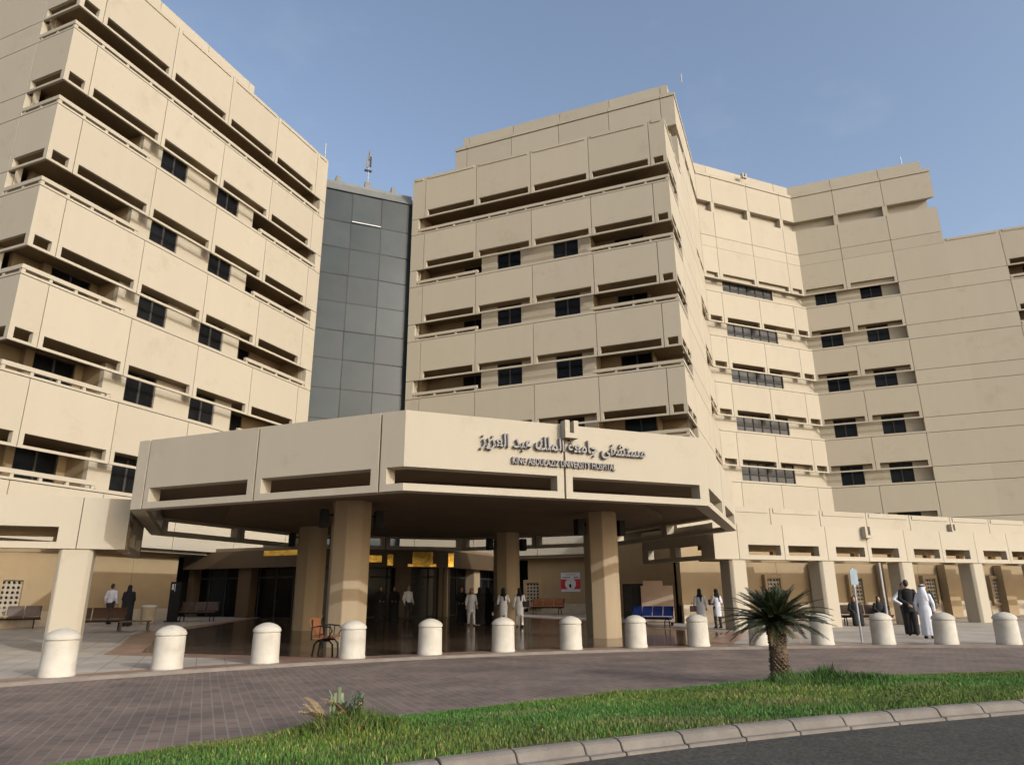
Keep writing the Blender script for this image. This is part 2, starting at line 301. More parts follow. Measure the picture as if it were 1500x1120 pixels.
# ------------------------------------------------------------------ facade builder
S = [27.27-4.26*k for k in range(6)]        # window sill seams, top storey first
GAP = 0.02
class Face:
    def __init__(s, o, d, root): s.o = o; s.d = d; s.rz = math.atan2(d[1], d[0]); s.root = root; s.cache = {}
    def put(s, name, mb, mat, dz=0.0, bevel=0.0, parent=None, key=None):
        if key is not None and key in s.cache: me = s.cache[key]
        else:
            me = mb.mesh(name, bevel)
            if key is not None: s.cache[key] = me
        rl = s.root.location
        return link(name, me, mat, s.root, (s.o[0]-rl.x, s.o[1]-rl.y, dz-rl.z), s.rz)
def window(F, u0, u1, z0, z1, d, panes=2, blind=False, dz=0.0):
    fr = MB(); t = 0.055
    fr.bar(u0, u1, d, d+0.09, z0, z0+t).bar(u0, u1, d, d+0.09, z1-t, z1).bar(u0, u0+t, d, d+0.09, z0+t, z1-t).bar(u1-t, u1, d, d+0.09, z0+t, z1-t)
    o = F.put('window', fr, 'frame', dz, key=('w', u0, u1, z0, z1, d))
    mu = MB()
    for i in range(1, panes):
        c = u0+(u1-u0)*i/panes; mu.bar(c-0.05, c+0.05, d-0.01, d+0.08, z0+t, z1-t)
    if panes > 2: mu.bar(u0+t, u1-t, d+0.02, d+0.07, z0+0.64, z0+0.76)
    km = ('m', u0, u1, z0, z1, d)
    if km not in F.cache: F.cache[km] = mu.mesh('mullion')
    link('mullion', F.cache[km], 'frame' if panes > 2 else 'mullion', o)
    g = MB()
    for i in range(panes):
        a_ = u0+(u1-u0)*i/panes+0.05; b_ = u0+(u1-u0)*(i+1)/panes-0.05
        if blind:
            g.bar(a_, b_, d+0.05, d+0.07, z0+t, z0+0.62); g.bar(a_, b_, d+0.05, d+0.07, z0+0.78, z1-t)
        else: g.bar(a_, b_, d+0.05, d+0.06, z0+t, z1-t)
    k = ('p', u0, u1, z0, z1, d)
    if k not in F.cache: F.cache[k] = g.mesh('pane')
    link('pane', F.cache[k], 'blind' if blind else 'glassdark', o)
    return o
def rail(F, a, b, dz, m0=0, m1=0):
    rb = MB().bar(a, b, 0.0, 0.18, 0.27, 0.46, m0, m1); n = max(2, round((b-a)/1.42))
    for i in range(n+1):
        c = a+0.12+(b-a-0.24)*i/n; rb.bar(c-0.07, c+0.07, 0.03, 0.16, 0.12, 0.27)
    F.put('balcony_rail', rb, 'precast', dz, key=('rail', a, b))
def facade(F, Ln, seams, rows, bands, slots, roof, bottom=3.72, m0=0.0, m1=0.0, doors=(), wins=(), ribbon=None, top_panel=True):
    """rows: sill heights; bands(k)->[(u0,u1,'w'|'b',wrap0,wrap1)]; slots: {bay:(a,b)}"""
    nb = len(seams)-1; em = lambda i: (m0 if i == 0 else 0.0, m1 if i == nb-1 else 0.0)
    bays = []
    for i in range(nb):
        a = seams[i]+(GAP if i else 0); b = seams[i+1]-(GAP if i < nb-1 else 0); bays.append((a, b))
    wl = MB(); bw = MB()
    for k, s_ in enumerate(rows):
        ztop = roof if k == 0 else rows[k-1]-GAP
        h = ztop-s_
        for i, (a, b) in enumerate(bays):
            p = MB(); q0, q1 = em(i); sl_ = slots.get(i)
            if sl_:
                p.bar(a, b, 0, 0.14, 1.95, h, q0, q1).bar(a, b, 0, 0.12, 1.34, 1.46, q0, q1)
                xs = [v for r_ in sl_ for v in r_]
                if xs[0] > a+0.01: p.bar(a, xs[0], 0, 0.24, 1.46, 1.95, q0, 0)
                if xs[-1] < b-0.01: p.bar(xs[-1], b, 0, 0.24, 1.46, 1.95, 0, q1)
                for r0, r1 in zip(sl_[:-1], sl_[1:]): p.bar(r0[1], r1[0], 0, 0.24, 1.46, 1.95)
            else: p.bar(a, b, 0, 0.14, 1.33+GAP, h, q0, q1)
            if k == 0 and top_panel: p.bar(a+0.22, b-0.22, -0.05, -0.002, h-0.24, h-0.02)
            F.put('facade_panel', p, 'precast', s_, key=('fp', i, round(h, 2)))
        # infill where there is no band
        edges = sorted((x[0], x[1]) for x in bands(k)); cur = 0.0; solid = []
        for e0, e1 in edges:
            if e0 > cur+0.01: solid.append((cur, e0))
            cur = e1
        if cur < Ln-0.01: solid.append((cur, Ln))
        for a, b in solid:
            cuts = [a]+[x for x in seams if a+0.05 < x < b-0.05]+[b]
            for c0, c1 in zip(cuts[:-1], cuts[1:]):
                p = MB().bar(c0+(GAP if c0 > 0.01 else 0), c1-(GAP if c1 < Ln-0.01 else 0), 0, 0.28, GAP, 1.33-GAP, m0 if c0 < 0.01 else 0, m1 if c1 > Ln-0.01 else 0)
                F.put('facade_panel', p, 'precast', s_, key=('in', c0, c1))
            wl.bar(a, b, 0.31, 0.6, s_-0.01, s_+1.95, m0 if a < 0.01 else 0, m1 if b > Ln-0.01 else 0)
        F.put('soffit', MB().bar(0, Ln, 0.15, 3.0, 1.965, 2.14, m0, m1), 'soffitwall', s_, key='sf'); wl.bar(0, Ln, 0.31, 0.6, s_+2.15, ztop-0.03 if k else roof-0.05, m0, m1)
        for (a, b, kind, w0, w1) in bands(k):
            q0 = m0 if (a < 0.01) else 0; q1 = m1 if b > Ln-0.01 else 0
            if kind == 'w':
                wl.bar(a, b, 0.0, 0.7, s_+GAP, s_+0.17, q0, q1)
                cur = a
                ws = [x for x in (wins if ribbon is None else ribbon) if x[0] > a-0.01 and x[1] < b+0.01]
                for (x0, x1) in ws:
                    if x0 > cur: wl.bar(cur, x0, 0.7, 0.98, s_+0.17, s_+1.95, q0 if cur < 0.01 else 0, 0)
                    window(F, x0, x1, 0.17, 1.93, 0.80, 6 if ribbon else 2, bool(ribbon), s_); wl.bar(x0, x1, 0.93, 0.99, s_+0.17, s_+1.95)
                    cur = x1
                if b > cur: wl.bar(cur, b, 0.7, 0.98, s_+0.17, s_+1.95, 0, q1)
            else:
                bm_ = MB().bar(a, b, 0, 0.28, GAP, 0.12, q0, q1); F.put('facade_panel', bm_, 'precast', s_, key=('cp', a, b))
                rail(F, a, b, s_, q0, q1)
                cur = a+q0*0
                for (x0, x1) in [x for x in doors if x[0] > a and x[1] < b]:
                    bw.bar(cur, x0, 2.2, 2.4, s_-1.0, s_+1.95, q0 if cur == a else 0, 0); window(F, x0, x1, -0.95, 1.9, 2.26, 2, False, s_)
                    bw.bar(x0, x1, 2.2, 2.4, s_+1.92, s_+1.95); bw.bar(x0, x1, 2.39, 2.45, s_-1.0, s_+1.92); cur = x1
                bw.bar(cur, b, 2.2, 2.4, s_-1.0, s_+1.95, q0 if cur == a else 0, q1)
                bw.bar(a, b, 0.3, 2.4, s_-1.15, s_-1.0, q0, q1)
                if not w0 and a > 0.01: bw.bar(a-0.25, a, 0.985 if k else 0.29, 2.4, s_-1.0, s_+1.95)
                if not w0 and a <= 0.01 and not m0: bw.bar(0, 0.02, 0.29, 2.4, s_-1.0, s_+1.95)
                if not w1 and b < Ln-0.01: bw.bar(b, b+0.25, 0.985 if any(abs(q_[0]-b) < .02 for q_ in bands(k)) else 0.605, 2.4, s_-1.0, s_+1.95)
    for i, (a, b) in enumerate(bays):                     # plain panel below the lowest sill
        q0, q1 = em(i); F.put('facade_panel', MB().bar(a, b, 0, 0.28, bottom, rows[-1]-GAP, q0, q1), 'precast', 0, key=('bp', i))
    wl.bar(0, Ln, 0.31, 0.6, bottom+0.02, rows[-1]-0.03, m0, m1); wl.bar(0, Ln, 0.0 if False else 0.30, 3.0, bottom+0.0-0.15, bottom-0.002, m0, m1)
    F.put('wall', wl, 'precast', 0)
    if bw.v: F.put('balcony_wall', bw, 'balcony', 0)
def tall(F, Ln, seams, m0=0.0, m1=0.0, low=True):
    nb = len(seams)-1; wl = MB()
    for i in range(nb):
        a = seams[i]+(GAP if i else 0); b = seams[i+1]-(GAP if i < nb-1 else 0); q0 = m0 if i == 0 else 0; q1 = m1 if i == nb-1 else 0
        for z0, z1 in ((31.73, 32.86), (32.88, 35.45)) if low else ((32.88, 35.45),):
            F.put('facade_panel', MB().bar(a, b, 0, 0.28, z0+GAP, z1, q0, q1), 'precast')
        p = MB().bar(a, b, 0.0, 0.28, 36.5, 39.16, q0, q1).bar(a, b, -0.07, 0.28, 39.20, 39.5, q0, q1)
        F.put('parapet_panel', p, 'precast'); F.put('parapet_panel', MB().bar(a, b, 0.5, 0.78, 39.5, 40.75, q0, q1), 'precast')
        c = seams[i]
        if i: wl.bar(c-0.2, c+0.2, 0.02, 0.52, 35.45, 36.5)
    wl.bar(0, Ln, 0.31, 0.6, 28.8, 35.43, m0, m1); wl.bar(0, Ln, 0.55, 0.9, 35.43, 36.6, m0, m1); wl.bar(0, Ln, 0.29, 3, 36.55, 36.8, m0, m1); wl.bar(0, Ln, 0.30, 0.6, 36.8, 39.3, m0, m1); wl.bar(0, Ln, 0.79, 1.1, 39.3, 40.6, m0, m1); wl.bar(0, Ln, 0.29, 0.8, 39.3, 39.49, m0, m1)
    F.put('wall', wl, 'precast')
ROOF = 32.12
# --- left wing: face A (sunlit) and its short shaded return
PA, PA2, PC, PC2 = (-8.54, 32.60), (5.06, 46.15), (11.48, 46.15), (25.08, 32.60)
T45 = 1.0; T22 = math.tan(R(22.5))
wing = thing('hospital_wing', 'beige concrete hospital wing left of the glass tower, its long balcony front in full sun', 'building', (*PA, 0), 0, 'wings of the hospital')
FA = Face(PA, (S2, S2), wing); LA = 19.2; SA = [0, 1.25, 5.45, 9.65, 13.8, 18.0, LA]
facade(FA, LA, SA, S, lambda k: [(0, 18.6, 'b', True, False)] if k == 0 else [(0, 5.0, 'b', True, False), (5.0, 13.2, 'w', 0, 0), (13.2, 18.6, 'b', False, False)],
       {0: [(0.22, 1.0)], 1: [(1.47, 5.23)], 2: [(5.68, 9.42)], 3: [(9.9, 13.55)], 4: [(14.05, 17.7)]}, ROOF, m0=T45, doors=[(2.6, 4.6), (13.9, 15.7)], wins=[(6.2, 7.95), (10.2, 11.95)])
LL_ = 22.0; FL = Face((PA[0]-S2*LL_, PA[1]+S2*LL_), (S2, -S2), wing); SL = [0, 6.5, 11.0, 15.3, LL_-2.55, LL_]
facade(FL, LL_, SL, S, lambda k: [(LL_-2.5, LL_, 'b', False, True)], {4: [(LL_-2.33, LL_-0.24)]}, ROOF, m1=T45)
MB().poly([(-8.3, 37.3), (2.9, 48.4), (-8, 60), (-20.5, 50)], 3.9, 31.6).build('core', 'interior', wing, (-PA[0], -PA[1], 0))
FPA = Face((PA[0]-7*S2, PA[1]+7*S2), (S2, S2), wing); tall(FPA, LA, [0, 1.1, 5.35, 9.6, 13.9, 18.1, LA], m0=T45, m1=T45)
MB().poly([(PA[0]-7*S2, PA[1]+7*S2+1.0), (PA2[0]-7*S2-0.8, PA2[1]+7*S2), (PA2[0]-16, PA2[1]+17), (PA[0]-14, PA[1]+16)], 31.6, 40.5).build('roof_block', 'precast', wing, (-PA[0], -PA[1], 0))
# --- centre wing: face C (grazed) and the sunlit side
wing2 = thing('hospital_wing', 'beige concrete hospital wing right of the glass tower, shaded front with a sharp sunlit corner', 'building', (*PC, 0), 0, 'wings of the hospital')
FC = Face(PC, (S2, -S2), wing2); SCc = [0, 1.1, 5.35, 9.6, 13.9, 18.12, LA]
facade(FC, LA, SCc, S, lambda k: [(0.58, LA, 'b', False, True)] if k == 0 else [(0.58, 5.5, 'b', False, False), (5.5, 13.55, 'w', 0, 0), (13.55, LA, 'b', False, True)],
       {1: [(1.33, 5.16)], 2: [(5.58, 9.4)], 3: [(9.82, 13.68)], 4: [(14.1, 17.95)], 5: [(18.34, LA-0.22)]}, ROOF, m1=T45, doors=[(3.4, 5.2), (14.9, 17.0)], wins=[(6.7, 8.5), (10.9, 12.7)])
FS = Face(PC2, (S2, S2), wing2); LS = 7.0
facade(FS, LS, [0, 4.1, LS], S, lambda k: [(0, 3.9, 'b', True, False)], {0: [(0.2, 1.9), (2.15, 3.75)]}, ROOF, m0=T45)
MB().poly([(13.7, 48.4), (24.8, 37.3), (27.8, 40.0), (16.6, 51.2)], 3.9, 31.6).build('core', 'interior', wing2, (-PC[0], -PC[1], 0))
# --- tall rear block: penthouse front, sunlit side, sunlit ribbon facade D, shaded facade E
blk = thing('hospital_block', 'tall stepped hospital block behind the right corner, ribbon windows beside a shaded face', 'building', (38.2, 45.7, 0))
FP = Face((PC[0]+7*S2, PC[1]+7*S2), (S2, -S2), blk); tall(FP, LA, SCc, m0=T45, m1=T45, low=False)
FS2 = Face((PC2[0]+7*S2, PC2[1]+7*S2), (S2, S2), blk); LS2 = 11.5
facade(FS2, LS2, [0, 4.0, 6.8, LS2], S, lambda k: [] if k == 0 else [(6.8, LS2, 'w', 0, 0)], {2: [(7.0, 8.9), (9.1, LS2-0.25)]}, 31.73, m1=-T22, top_panel=False)
tall(FS2, LS2, [0, 4.0, 6.8, LS2], m0=T45, m1=-T22)
FD = Face((38.2, 45.7), (1, 0), blk); LD = 11.65; SD = [0, 1.72, 5.97, 10.03, LD]
facade(FD, LD, SD, S, lambda k: [(0, LD, 'w', 0, 0)], {0: [(0.25, 1.5)], 1: [(2.1, 5.72)], 2: [(6.2, 9.8)], 3: [(10.3, LD-0.2)]}, 31.73, m0=-T22, m1=-T22, ribbon=[(2.5, 8.35)], top_panel=False)
tall(FD, LD, SD, m0=-T22, m1=-T22)
PE = (49.85, 45.7); FE = Face(PE, (S2, -S2), blk); LE = 12.15; SE = [0, 3.75, 8.0, LE]
facade(FE, LE, SE, S, lambda k: [(0, 8.0, 'w', 0, 0)], {0: [(0.2, 3.5)], 1: [(4.1, 7.75)]}, 31.73, m0=-T22, wins=[(0.95, 2.8), (4.85, 6.65)], top_panel=False)
tall(FE, LE, SE, m0=-T22, m1=T45)
PE2 = (PE[0]+LE*S2, PE[1]-LE*S2); FE2 = Face(PE2, (S2, -S2), blk); LE2 = 26.0; SE2 = [0, 4.3, 8.6, 12.9, 17.2, 21.5, LE2]
facade(FE2, LE2, SE2, S, lambda k: [(4.35, LE2, 'b', False, False)], {i: [(SE2[i]+0.25, SE2[i+1]-0.25)] for i in range(1, 6)}, ROOF, doors=[(6, 8), (10, 12)])
MB().poly([(PC[0]+7*S2+0.85, PC[1]+7*S2+0.85), (PC2[0]+7*S2-0.05, PC2[1]+7*S2+1.75), (37.5, 46.6), (50.2, 46.6), (PE2[0]-0.2, PE2[1]+1.0), (PE2[0]+12, PE2[1]+12), (40, 75), (20, 65)], 31.6, 40.5).build('roof_block', 'precast', blk, (-38.2, -45.7, 0))
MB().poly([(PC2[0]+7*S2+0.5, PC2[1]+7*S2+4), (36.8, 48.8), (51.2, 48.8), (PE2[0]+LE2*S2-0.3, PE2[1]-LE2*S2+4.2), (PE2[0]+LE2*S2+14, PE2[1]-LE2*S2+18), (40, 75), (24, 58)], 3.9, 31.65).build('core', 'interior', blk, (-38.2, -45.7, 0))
def scupper(parent, loc, rz=0.0, w=0.42, h=0.5):
    m = MB().bar(-w/2, -w/2+0.13, -0.26, -0.003, 0, h).bar(w/2-0.13, w/2, -0.26, -0.003, 0, h).bar(-w/2+0.13, w/2-0.13, -0.26, -0.003, 0, 0.13).bar(-w/2+0.13, w/2-0.13, -0.06, -0.003, 0.13, h)
    return m.build('scupper', 'precast', parent, loc, rz)
scupper(blk, (44.0-38.2, -0.0, 40.0), 0, 0.5, 0.5); kids_ = None

# --- glass stair tower in the notch
gt = thing('glass_tower', 'tall grey glass curtain wall tower between the two beige wings', 'building', (8.27, 46.7, 0))
GX = [4.85, 7.08, 9.28, 11.7]; GZ = [30.25-2.13*i-0.35*(i > 0) for i in range(13)]
ml = MB()
for i, x in enumerate(GX[1:-1]): ml.bar(x-8.27-0.035, x-8.27+0.035, 0.055, 0.14, 3.7, 30.25)
for z in GZ[1:]: ml.bar(GX[0]-8.27, GX[-1]-8.27, 0.05, 0.12, z-0.035, z+0.035)
ml.bar(GX[0]-8.27, GX[-1]-8.27, 0.15, 0.3, 3.7, 30.3)
ml.build('mullion', 'mullion', gt)
for i in range(3):
    for j in range(12):
        z1, z0 = GZ[j]-0.035, GZ[j+1]+0.035; p = MB().bar(-(GX[i+1]-GX[i])/2+0.03, (GX[i+1]-GX[i])/2-0.03, 0, 0.03, -(z1-z0)/2, (z1-z0)/2)
        o = p.build('pane', 'curtain', gt, ((GX[i]+GX[i+1])/2-8.27, 0.06, (z0+z1)/2)); o.rotation_euler = (R(random.uniform(-0.9, 0.9)), 0, R(random.uniform(-0.9, 0.9)))
MB().bar(7.12-8.27, 9.24-8.27, -0.06, -0.013, GZ[1]+0.035, GZ[1]+0.10).build('flashing', 'whitemetal', gt)
cp = MB(); n0 = 0
cp.v = [(-3.42, -0.05, 30.26), (3.43, -0.05, 30.26), (3.43, 0.75, 31.25), (-3.42, 0.75, 31.25), (-3.42, 0.75, 31.45), (3.43, 0.75, 31.45), (3.43, 2.5, 31.45), (-3.42, 2.5, 31.45), (3.43, 2.5, 30.26), (-3.42, 2.5, 30.26)]
cp.f = [(0, 1, 2, 3), (3, 2, 5, 4), (4, 5, 6, 7), (7, 6, 8, 9), (9, 8, 1, 0), (0, 3, 4, 7, 9), (1, 8, 6, 5, 2)]
cp.build('coping', 'coping', gt)
def antenna(loc, h, label, heads=True):
    a = thing('antenna', label, 'antenna', loc)
    MB().tube([(0, 0, 0), (0, 0, h)], 0.045).build('mast', 'grey', a)
    if heads:
        for q, z in ((0.12, h-0.9), (-0.13, h-1.0), (0.05, h-0.3)): MB().bar(q-0.06, q+0.06, -0.14, -0.06, z-0.45, z+0.45).build('aerial_panel', 'coping' if q < 0.1 else 'frame', a)
        MB().bar(-0.3, 0.25, -0.06, 0.06, h-1.75, h-1.6).build('bracket', 'frame', a); MB().bar(-0.22, 0.22, -0.2, 0.2, 0, 0.55).build('base', 'coping', a)
    return a
antenna((8.25, 47.7, 31.45), 3.3, 'grey antenna mast with upright panels on the glass tower roof')
for x, lb in ((6.0, 'small grey block on the glass tower roof near the sunlit wing'), (10.25, 'small grey block on the glass tower roof near the shaded wing')):
    m = MB().bar(-0.15, 0.2, 0, 0.35, 0, 0.6).bar(-0.22, -0.15, 0.05, 0.2, 0, 0.35); tag(m.build('roof_vent', 'coping', None, (x, 47.6, 31.45), bevel=0.02), lb, 'vent', 'vents on the glass tower roof')
antenna((4.75, 46.2, 32.1), 1.5, 'thin white pole on the parapet corner of the sunlit wing', False)
antenna((31.0, 37.6, 40.7), 0.9, 'short lightning rod on the roof corner above the shaded front', False); antenna((57.6, 39.0, 40.7), 1.1, 'short lightning rod on the roof end of the tall rear block', False)

# ------------------------------------------------------------------ entrance canopy (octagon)
cn = thing('entrance_canopy', 'large octagonal concrete entrance canopy carried on four pale piers', 'canopy', (CX, CY, 0))
side_spec = [ # seams, slots per side of the octagon, starting at the front edge
    ([0, 4.2, 2*HE], [(-1, 3.98), (4.42, 8.38)]), ([0, 4.38, 2*HE], [(0.5, 3.92), (4.84, 8.15)]), ([0, 4.3, 2*HE], [(0.4, 4.05), (4.5, 8.2)]), ([0, 4.3, 2*HE], [(0.4, 4.05), (4.5, 8.2)]),
    ([0, 4.3, 2*HE], [(0.4, 4.05), (4.5, 8.2)]), ([0, 4.3, 2*HE], [(0.4, 4.05), (4.5, 8.2)]), ([0, 4.3, 2*HE], [(0.4, 4.05), (4.5, 8.2)]), ([0, 0.42, 4.25, 7.95, 2*HE], [(0.62, 4.02), (4.46, 7.72), (8.15, 9.5)])]
for i in range(8):
    p0, p1 = Vector(OCT[i]), Vector(OCT[(i+1) % 8]); d = (p1-p0).normalized(); Fc = Face(tuple(p0), tuple(d), cn); Ls = (p1-p0).length
    seams, slots = side_spec[i]
    if i == 7: seams = [0, 0.42, 4.25, 7.95, Ls]
    for j in range(len(seams)-1):
        a = seams[j]+(0.028 if j else 0); b = seams[j+1]-(0.028 if j < len(seams)-2 else 0); m0 = T22 if j == 0 else 0; m1 = T22 if j == len(seams)-2 else 0
        p = MB().bar(a, b, 0, 0.38, 4.27, 5.62, m0, m1).bar(a, b, 0, 0.38, 3.71, 3.88, m0, m1)
        cur = a; first = True
        for s0, s1 in slots:
            t0, t1 = max(s0, a), min(s1, b)
            if t1 <= t0: continue
            if t0 > cur+0.01: p.bar(cur, t0, 0, 0.38, 3.88, 4.27, m0 if cur == a else 0, 0)
            cur = t1
        if cur < b-0.01: p.bar(cur, b, 0, 0.38, 3.88, 4.27, m0 if cur == a else 0, m1)
        Fc.put('fascia', p, 'precast')
    Fc.put('backing', MB().bar(0, Ls, 0.41, 0.6, 4.42, 5.5, T22, T22), 'precast')
def octp(ap): he = ap*math.tan(R(22.5)); return [(-he, -ap), (he, -ap), (ap, -he), (ap, he), (he, ap), (-he, ap), (-ap, he), (-ap, -he)]
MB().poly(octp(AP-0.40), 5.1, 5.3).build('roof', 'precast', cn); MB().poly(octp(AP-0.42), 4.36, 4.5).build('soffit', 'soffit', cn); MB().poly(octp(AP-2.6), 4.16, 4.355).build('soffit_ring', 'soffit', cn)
colm = None
for ix in (-1, 1):
    for iy in (-1, 1):
        if colm is None:
            r_ = 0.60; pts = [(r_*math.cos(R(22.5+45*k)), r_*math.sin(R(22.5+45*k))) for k in range(8)]; colm = MB().poly(pts, -0.05, 4.2).mesh('column', 0.012)
        link('column', colm, 'stone', cn, (ix*4.35, iy*4.32, 0))
scupper(cn, (0.0, -AP, 5.23), 0, 0.38, 0.46)
# lettering on the front fascia
def textmesh(body, size, depth, width=None, bold=0.0):
    c = bpy.data.curves.new('txt', 'FONT'); c.body = body; c.size = size; c.extrude = depth; c.offset = bold; c.align_x = 'CENTER'; c.resolution_u = 3
    o = bpy.data.objects.new('txt', c); COL.objects.link(o); bpy.context.view_layer.update()
    me = bpy.data.meshes.new_from_object(o.evaluated_get(bpy.context.evaluated_depsgraph_get())); bpy.data.objects.remove(o)
    xs = np.array([v.co.x for v in me.vertices]); c0 = (xs.min()+xs.max())/2; k = (width/(xs.max()-xs.min())) if width else 1
    for v in me.vertices: v.co = Vector(((v.co.x-c0)*k, -v.co.z, v.co.y))
    me.flip_normals() if False else None
    return me
AR = ['\uFEE3\uFEB4\uFE98\uFEB8\uFED4\uFEF0', '\uFE9F\uFE8E\uFEE3\uFECC\uFE94', '\uFE8D\uFEDF\uFEE4\uFEE0\uFEDA', '\uFECB\uFE92\uFEAA', '\uFE8D\uFEDF\uFECC\uFEB0\uFEF3\uFEB0']
ar = ' '.join(AR)[::-1]
sg = thing('hospital_sign', 'grey raised Arabic and English hospital name on the canopy fascia', 'sign', (CX, CY-AP, 4.8))
link('arabic_lettering', textmesh(ar, 0.46, 0.05, 4.75, 0.008), 'letter', sg, (-0.07, -0.055, 0.10))
link('english_lettering', textmesh('KING ABDULAZIZ UNIVERSITY HOSPITAL', 0.235, 0.04, 2.95, 0.004), 'letter', sg, (-0.11, -0.045, -0.30))
# floodlights on the piers
fl0 = None
FLP = []
for ix, nx in ((-1, 'left'), (1, 'right')):
    for iy, ny in ((-1, 'front'), (1, 'rear')):
        for sx, nn in ((-1, 'left'), (1, 'right')): FLP.append((CX+ix*4.35+sx*0.56, CY+iy*4.32, sx, f'black floodlight high on the {nn} side of the {ny} {nx} canopy pier'))
for x, y, sx, lb in FLP:
    if fl0 is None:
        f = fl0 = thing('floodlight', lb, 'floodlight', (x, y, 3.62), 0, 'floodlights on the canopy piers')
        MB().bar(0.0, 0.22, -0.03, 0.03, 0.10, 0.16).build('bracket', 'black', f); MB().bar(0.14, 0.40, -0.17, 0.15, -0.24, 0.30).build('housing', 'black', f, bevel=0.02)
    else: f = copy_tree(fl0); f['label'] = lb
    f.location = (x, y, 3.62); f.rotation_euler = (0, 0, 0 if sx > 0 else math.pi)

# ------------------------------------------------------------------ entrance pavilion and ground floor walls
ep = thing('entrance_pavilion', 'dark glazed entrance bay with a brass fascia under the canopy', 'entrance', (8.27, 37.4, 0))
EPP = [(-1.2, 42.6), (4.3, 37.1), (12.24, 37.1), (17.74, 42.6)]
for i in range(3):
    p0, p1 = Vector(EPP[i]), Vector(EPP[i+1]); Fq = Face(tuple(p0), tuple((p1-p0).normalized()), ep); Lq = (p1-p0).length; ma = T22 if i > 0 else 0; mb_ = T22 if i < 2 else 0
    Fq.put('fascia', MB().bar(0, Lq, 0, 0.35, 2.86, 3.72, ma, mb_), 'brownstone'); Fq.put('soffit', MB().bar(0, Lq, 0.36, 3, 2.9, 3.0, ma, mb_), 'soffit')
    n = 3 if i == 1 else 2
    for j in range(n+1 if i == 1 else n):
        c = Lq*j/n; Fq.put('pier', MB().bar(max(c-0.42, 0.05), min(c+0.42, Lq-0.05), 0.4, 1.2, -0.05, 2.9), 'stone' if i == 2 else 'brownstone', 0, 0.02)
    dm = MB(); gm = MB(); k = max(3, int(Lq/1.1))
    for j in range(k+1): dm.bar(Lq*j/k-0.04, Lq*j/k+0.04, 0.9, 1.0, 0.1, 2.9)
    dm.bar(0, Lq, 0.9, 1.0, 0.3, 0.42).bar(0, Lq, 0.9, 1.0, 2.35, 2.45)
    Fq.put('door_frame', dm, 'frame'); gm.bar(0, Lq, 0.94, 0.96, 0.3, 2.9); Fq.put('door_glass', gm, 'glassdark')
Fb = Face(EPP[1], (1, 0), ep); 
for a, b, z0, z1 in ((2.3, 4.0, 3.1, 3.45), (4.3, 4.6, 2.95, 3.5), (5.65, 6.75, 3.05, 3.66), (5.4, 6.95, 2.90, 3.04), (7.62, 7.92, 2.9, 3.6)): Fb.put('brass_glint', MB().bar(a, b, -0.05, -0.003, z0, z1), 'brass')  # gold reflections on the brass fascia, laid out as separate raised pieces
Fb2 = Face(EPP[0], (S2, -S2), ep); Fb2.put('brass_glint', MB().bar(5.4, 7.5, -0.05, -0.003, 3.42, 3.68), 'brass')
MB().poly([(-9.3, 5.4), (-4.0, 0.2), (4.0, 0.2), (9.3, 5.4), (9.3, 12), (-9.3, 12)], 3.74, 3.9).build('roof', 'soffit', ep)
MB().bar(-12.5, 12.8, 6.6, 6.9, -0.2, 4.4).build('rear_wall', 'interior', ep)
# walls behind
def lattice(F, u, z0=0.66, wd=1.15, h=1.66):
    fr = MB().bar(u-wd/2, u-wd/2+0.16, -0.22, -0.003, z0, z0+h).bar(u+wd/2-0.16, u+wd/2, -0.22, -0.003, z0, z0+h).bar(u-wd/2+0.16, u+wd/2-0.16, -0.22, -0.003, z0+h-0.18, z0+h).bar(u-wd/2+0.16, u+wd/2-0.16, -0.22, -0.003, z0, z0+0.12)
    o = F.put('lattice_window', fr, 'wallc', 0, 0.008)
    g = MB().bar(u-wd/2+0.16, u+wd/2-0.16, -0.02, -0.004, z0+0.12, z0+h-0.18); link('pane', g.mesh('pane'), 'frame', o)
    s = MB(); a0, a1, b0, b1 = u-wd/2+0.16, u+wd/2-0.16, z0+0.12, z0+h-0.18; n = 4; m_ = 7
    for i in range(n):
        for j in range(m_):
            cx_ = a0+(a1-a0)*(i+0.5)/n; cz = b0+(b1-b0)*(j+0.5)/m_; rr = (a1-a0)/n*0.42
            ring = [(cx_+rr*math.cos(q*math.pi/4), -0.10, cz+rr*math.sin(q*math.pi/4)) for q in range(9)]
            s.tube(ring, 0.028, 5, False)
    for i in range(n+1): c = a0+(a1-a0)*i/n; s.bar(c-0.02, c+0.02, -0.12, -0.08, b0, b1)
    for j in range(m_+1): c = b0+(b1-b0)*j/m_; s.bar(a0, a1, -0.115, -0.085, c-0.02, c+0.02)
    link('lattice', s.mesh('lattice'), 'lattice', o)
def gwall(name, label, o, d, Ln, seams, lats, top=3.56, grp=None, parapet=None):
    t = thing(name, label, 'wall', (o[0], o[1], 0), 0, grp); F = Face(o, d, t)
    for a, b in zip(seams[:-1], seams[1:]): F.put('wall_panel', MB().bar(a+0.008, b-0.008, 0, 0.3, 0.93, top), 'wallc')
    F.put('backing', MB().bar(0.0, Ln, 0.31, 0.5, -0.1, top-0.03), 'wallc'); F.put('plinth', MB().bar(0, Ln, -0.06, 0.3, -0.1, 0.92), 'plinth', 0, 0.01)
    for u in lats: lattice(F, u)
    return t, F
off = 1.0
oA = (PA[0]-off*S2-1.5*S2, PA[1]+off*S2-1.5*S2)
gw, Fg = gwall('ground_floor_wall', 'sandy ground floor wall with a lattice window behind the left arcade column', oA, (S2, S2), 12.6, [0, 3.4, 6.7, 9.9, 12.6], [4.2], grp='ground floor walls')
oC = (PC[0]+off*S2+8.6*S2, PC[1]+off*S2-8.6*S2)
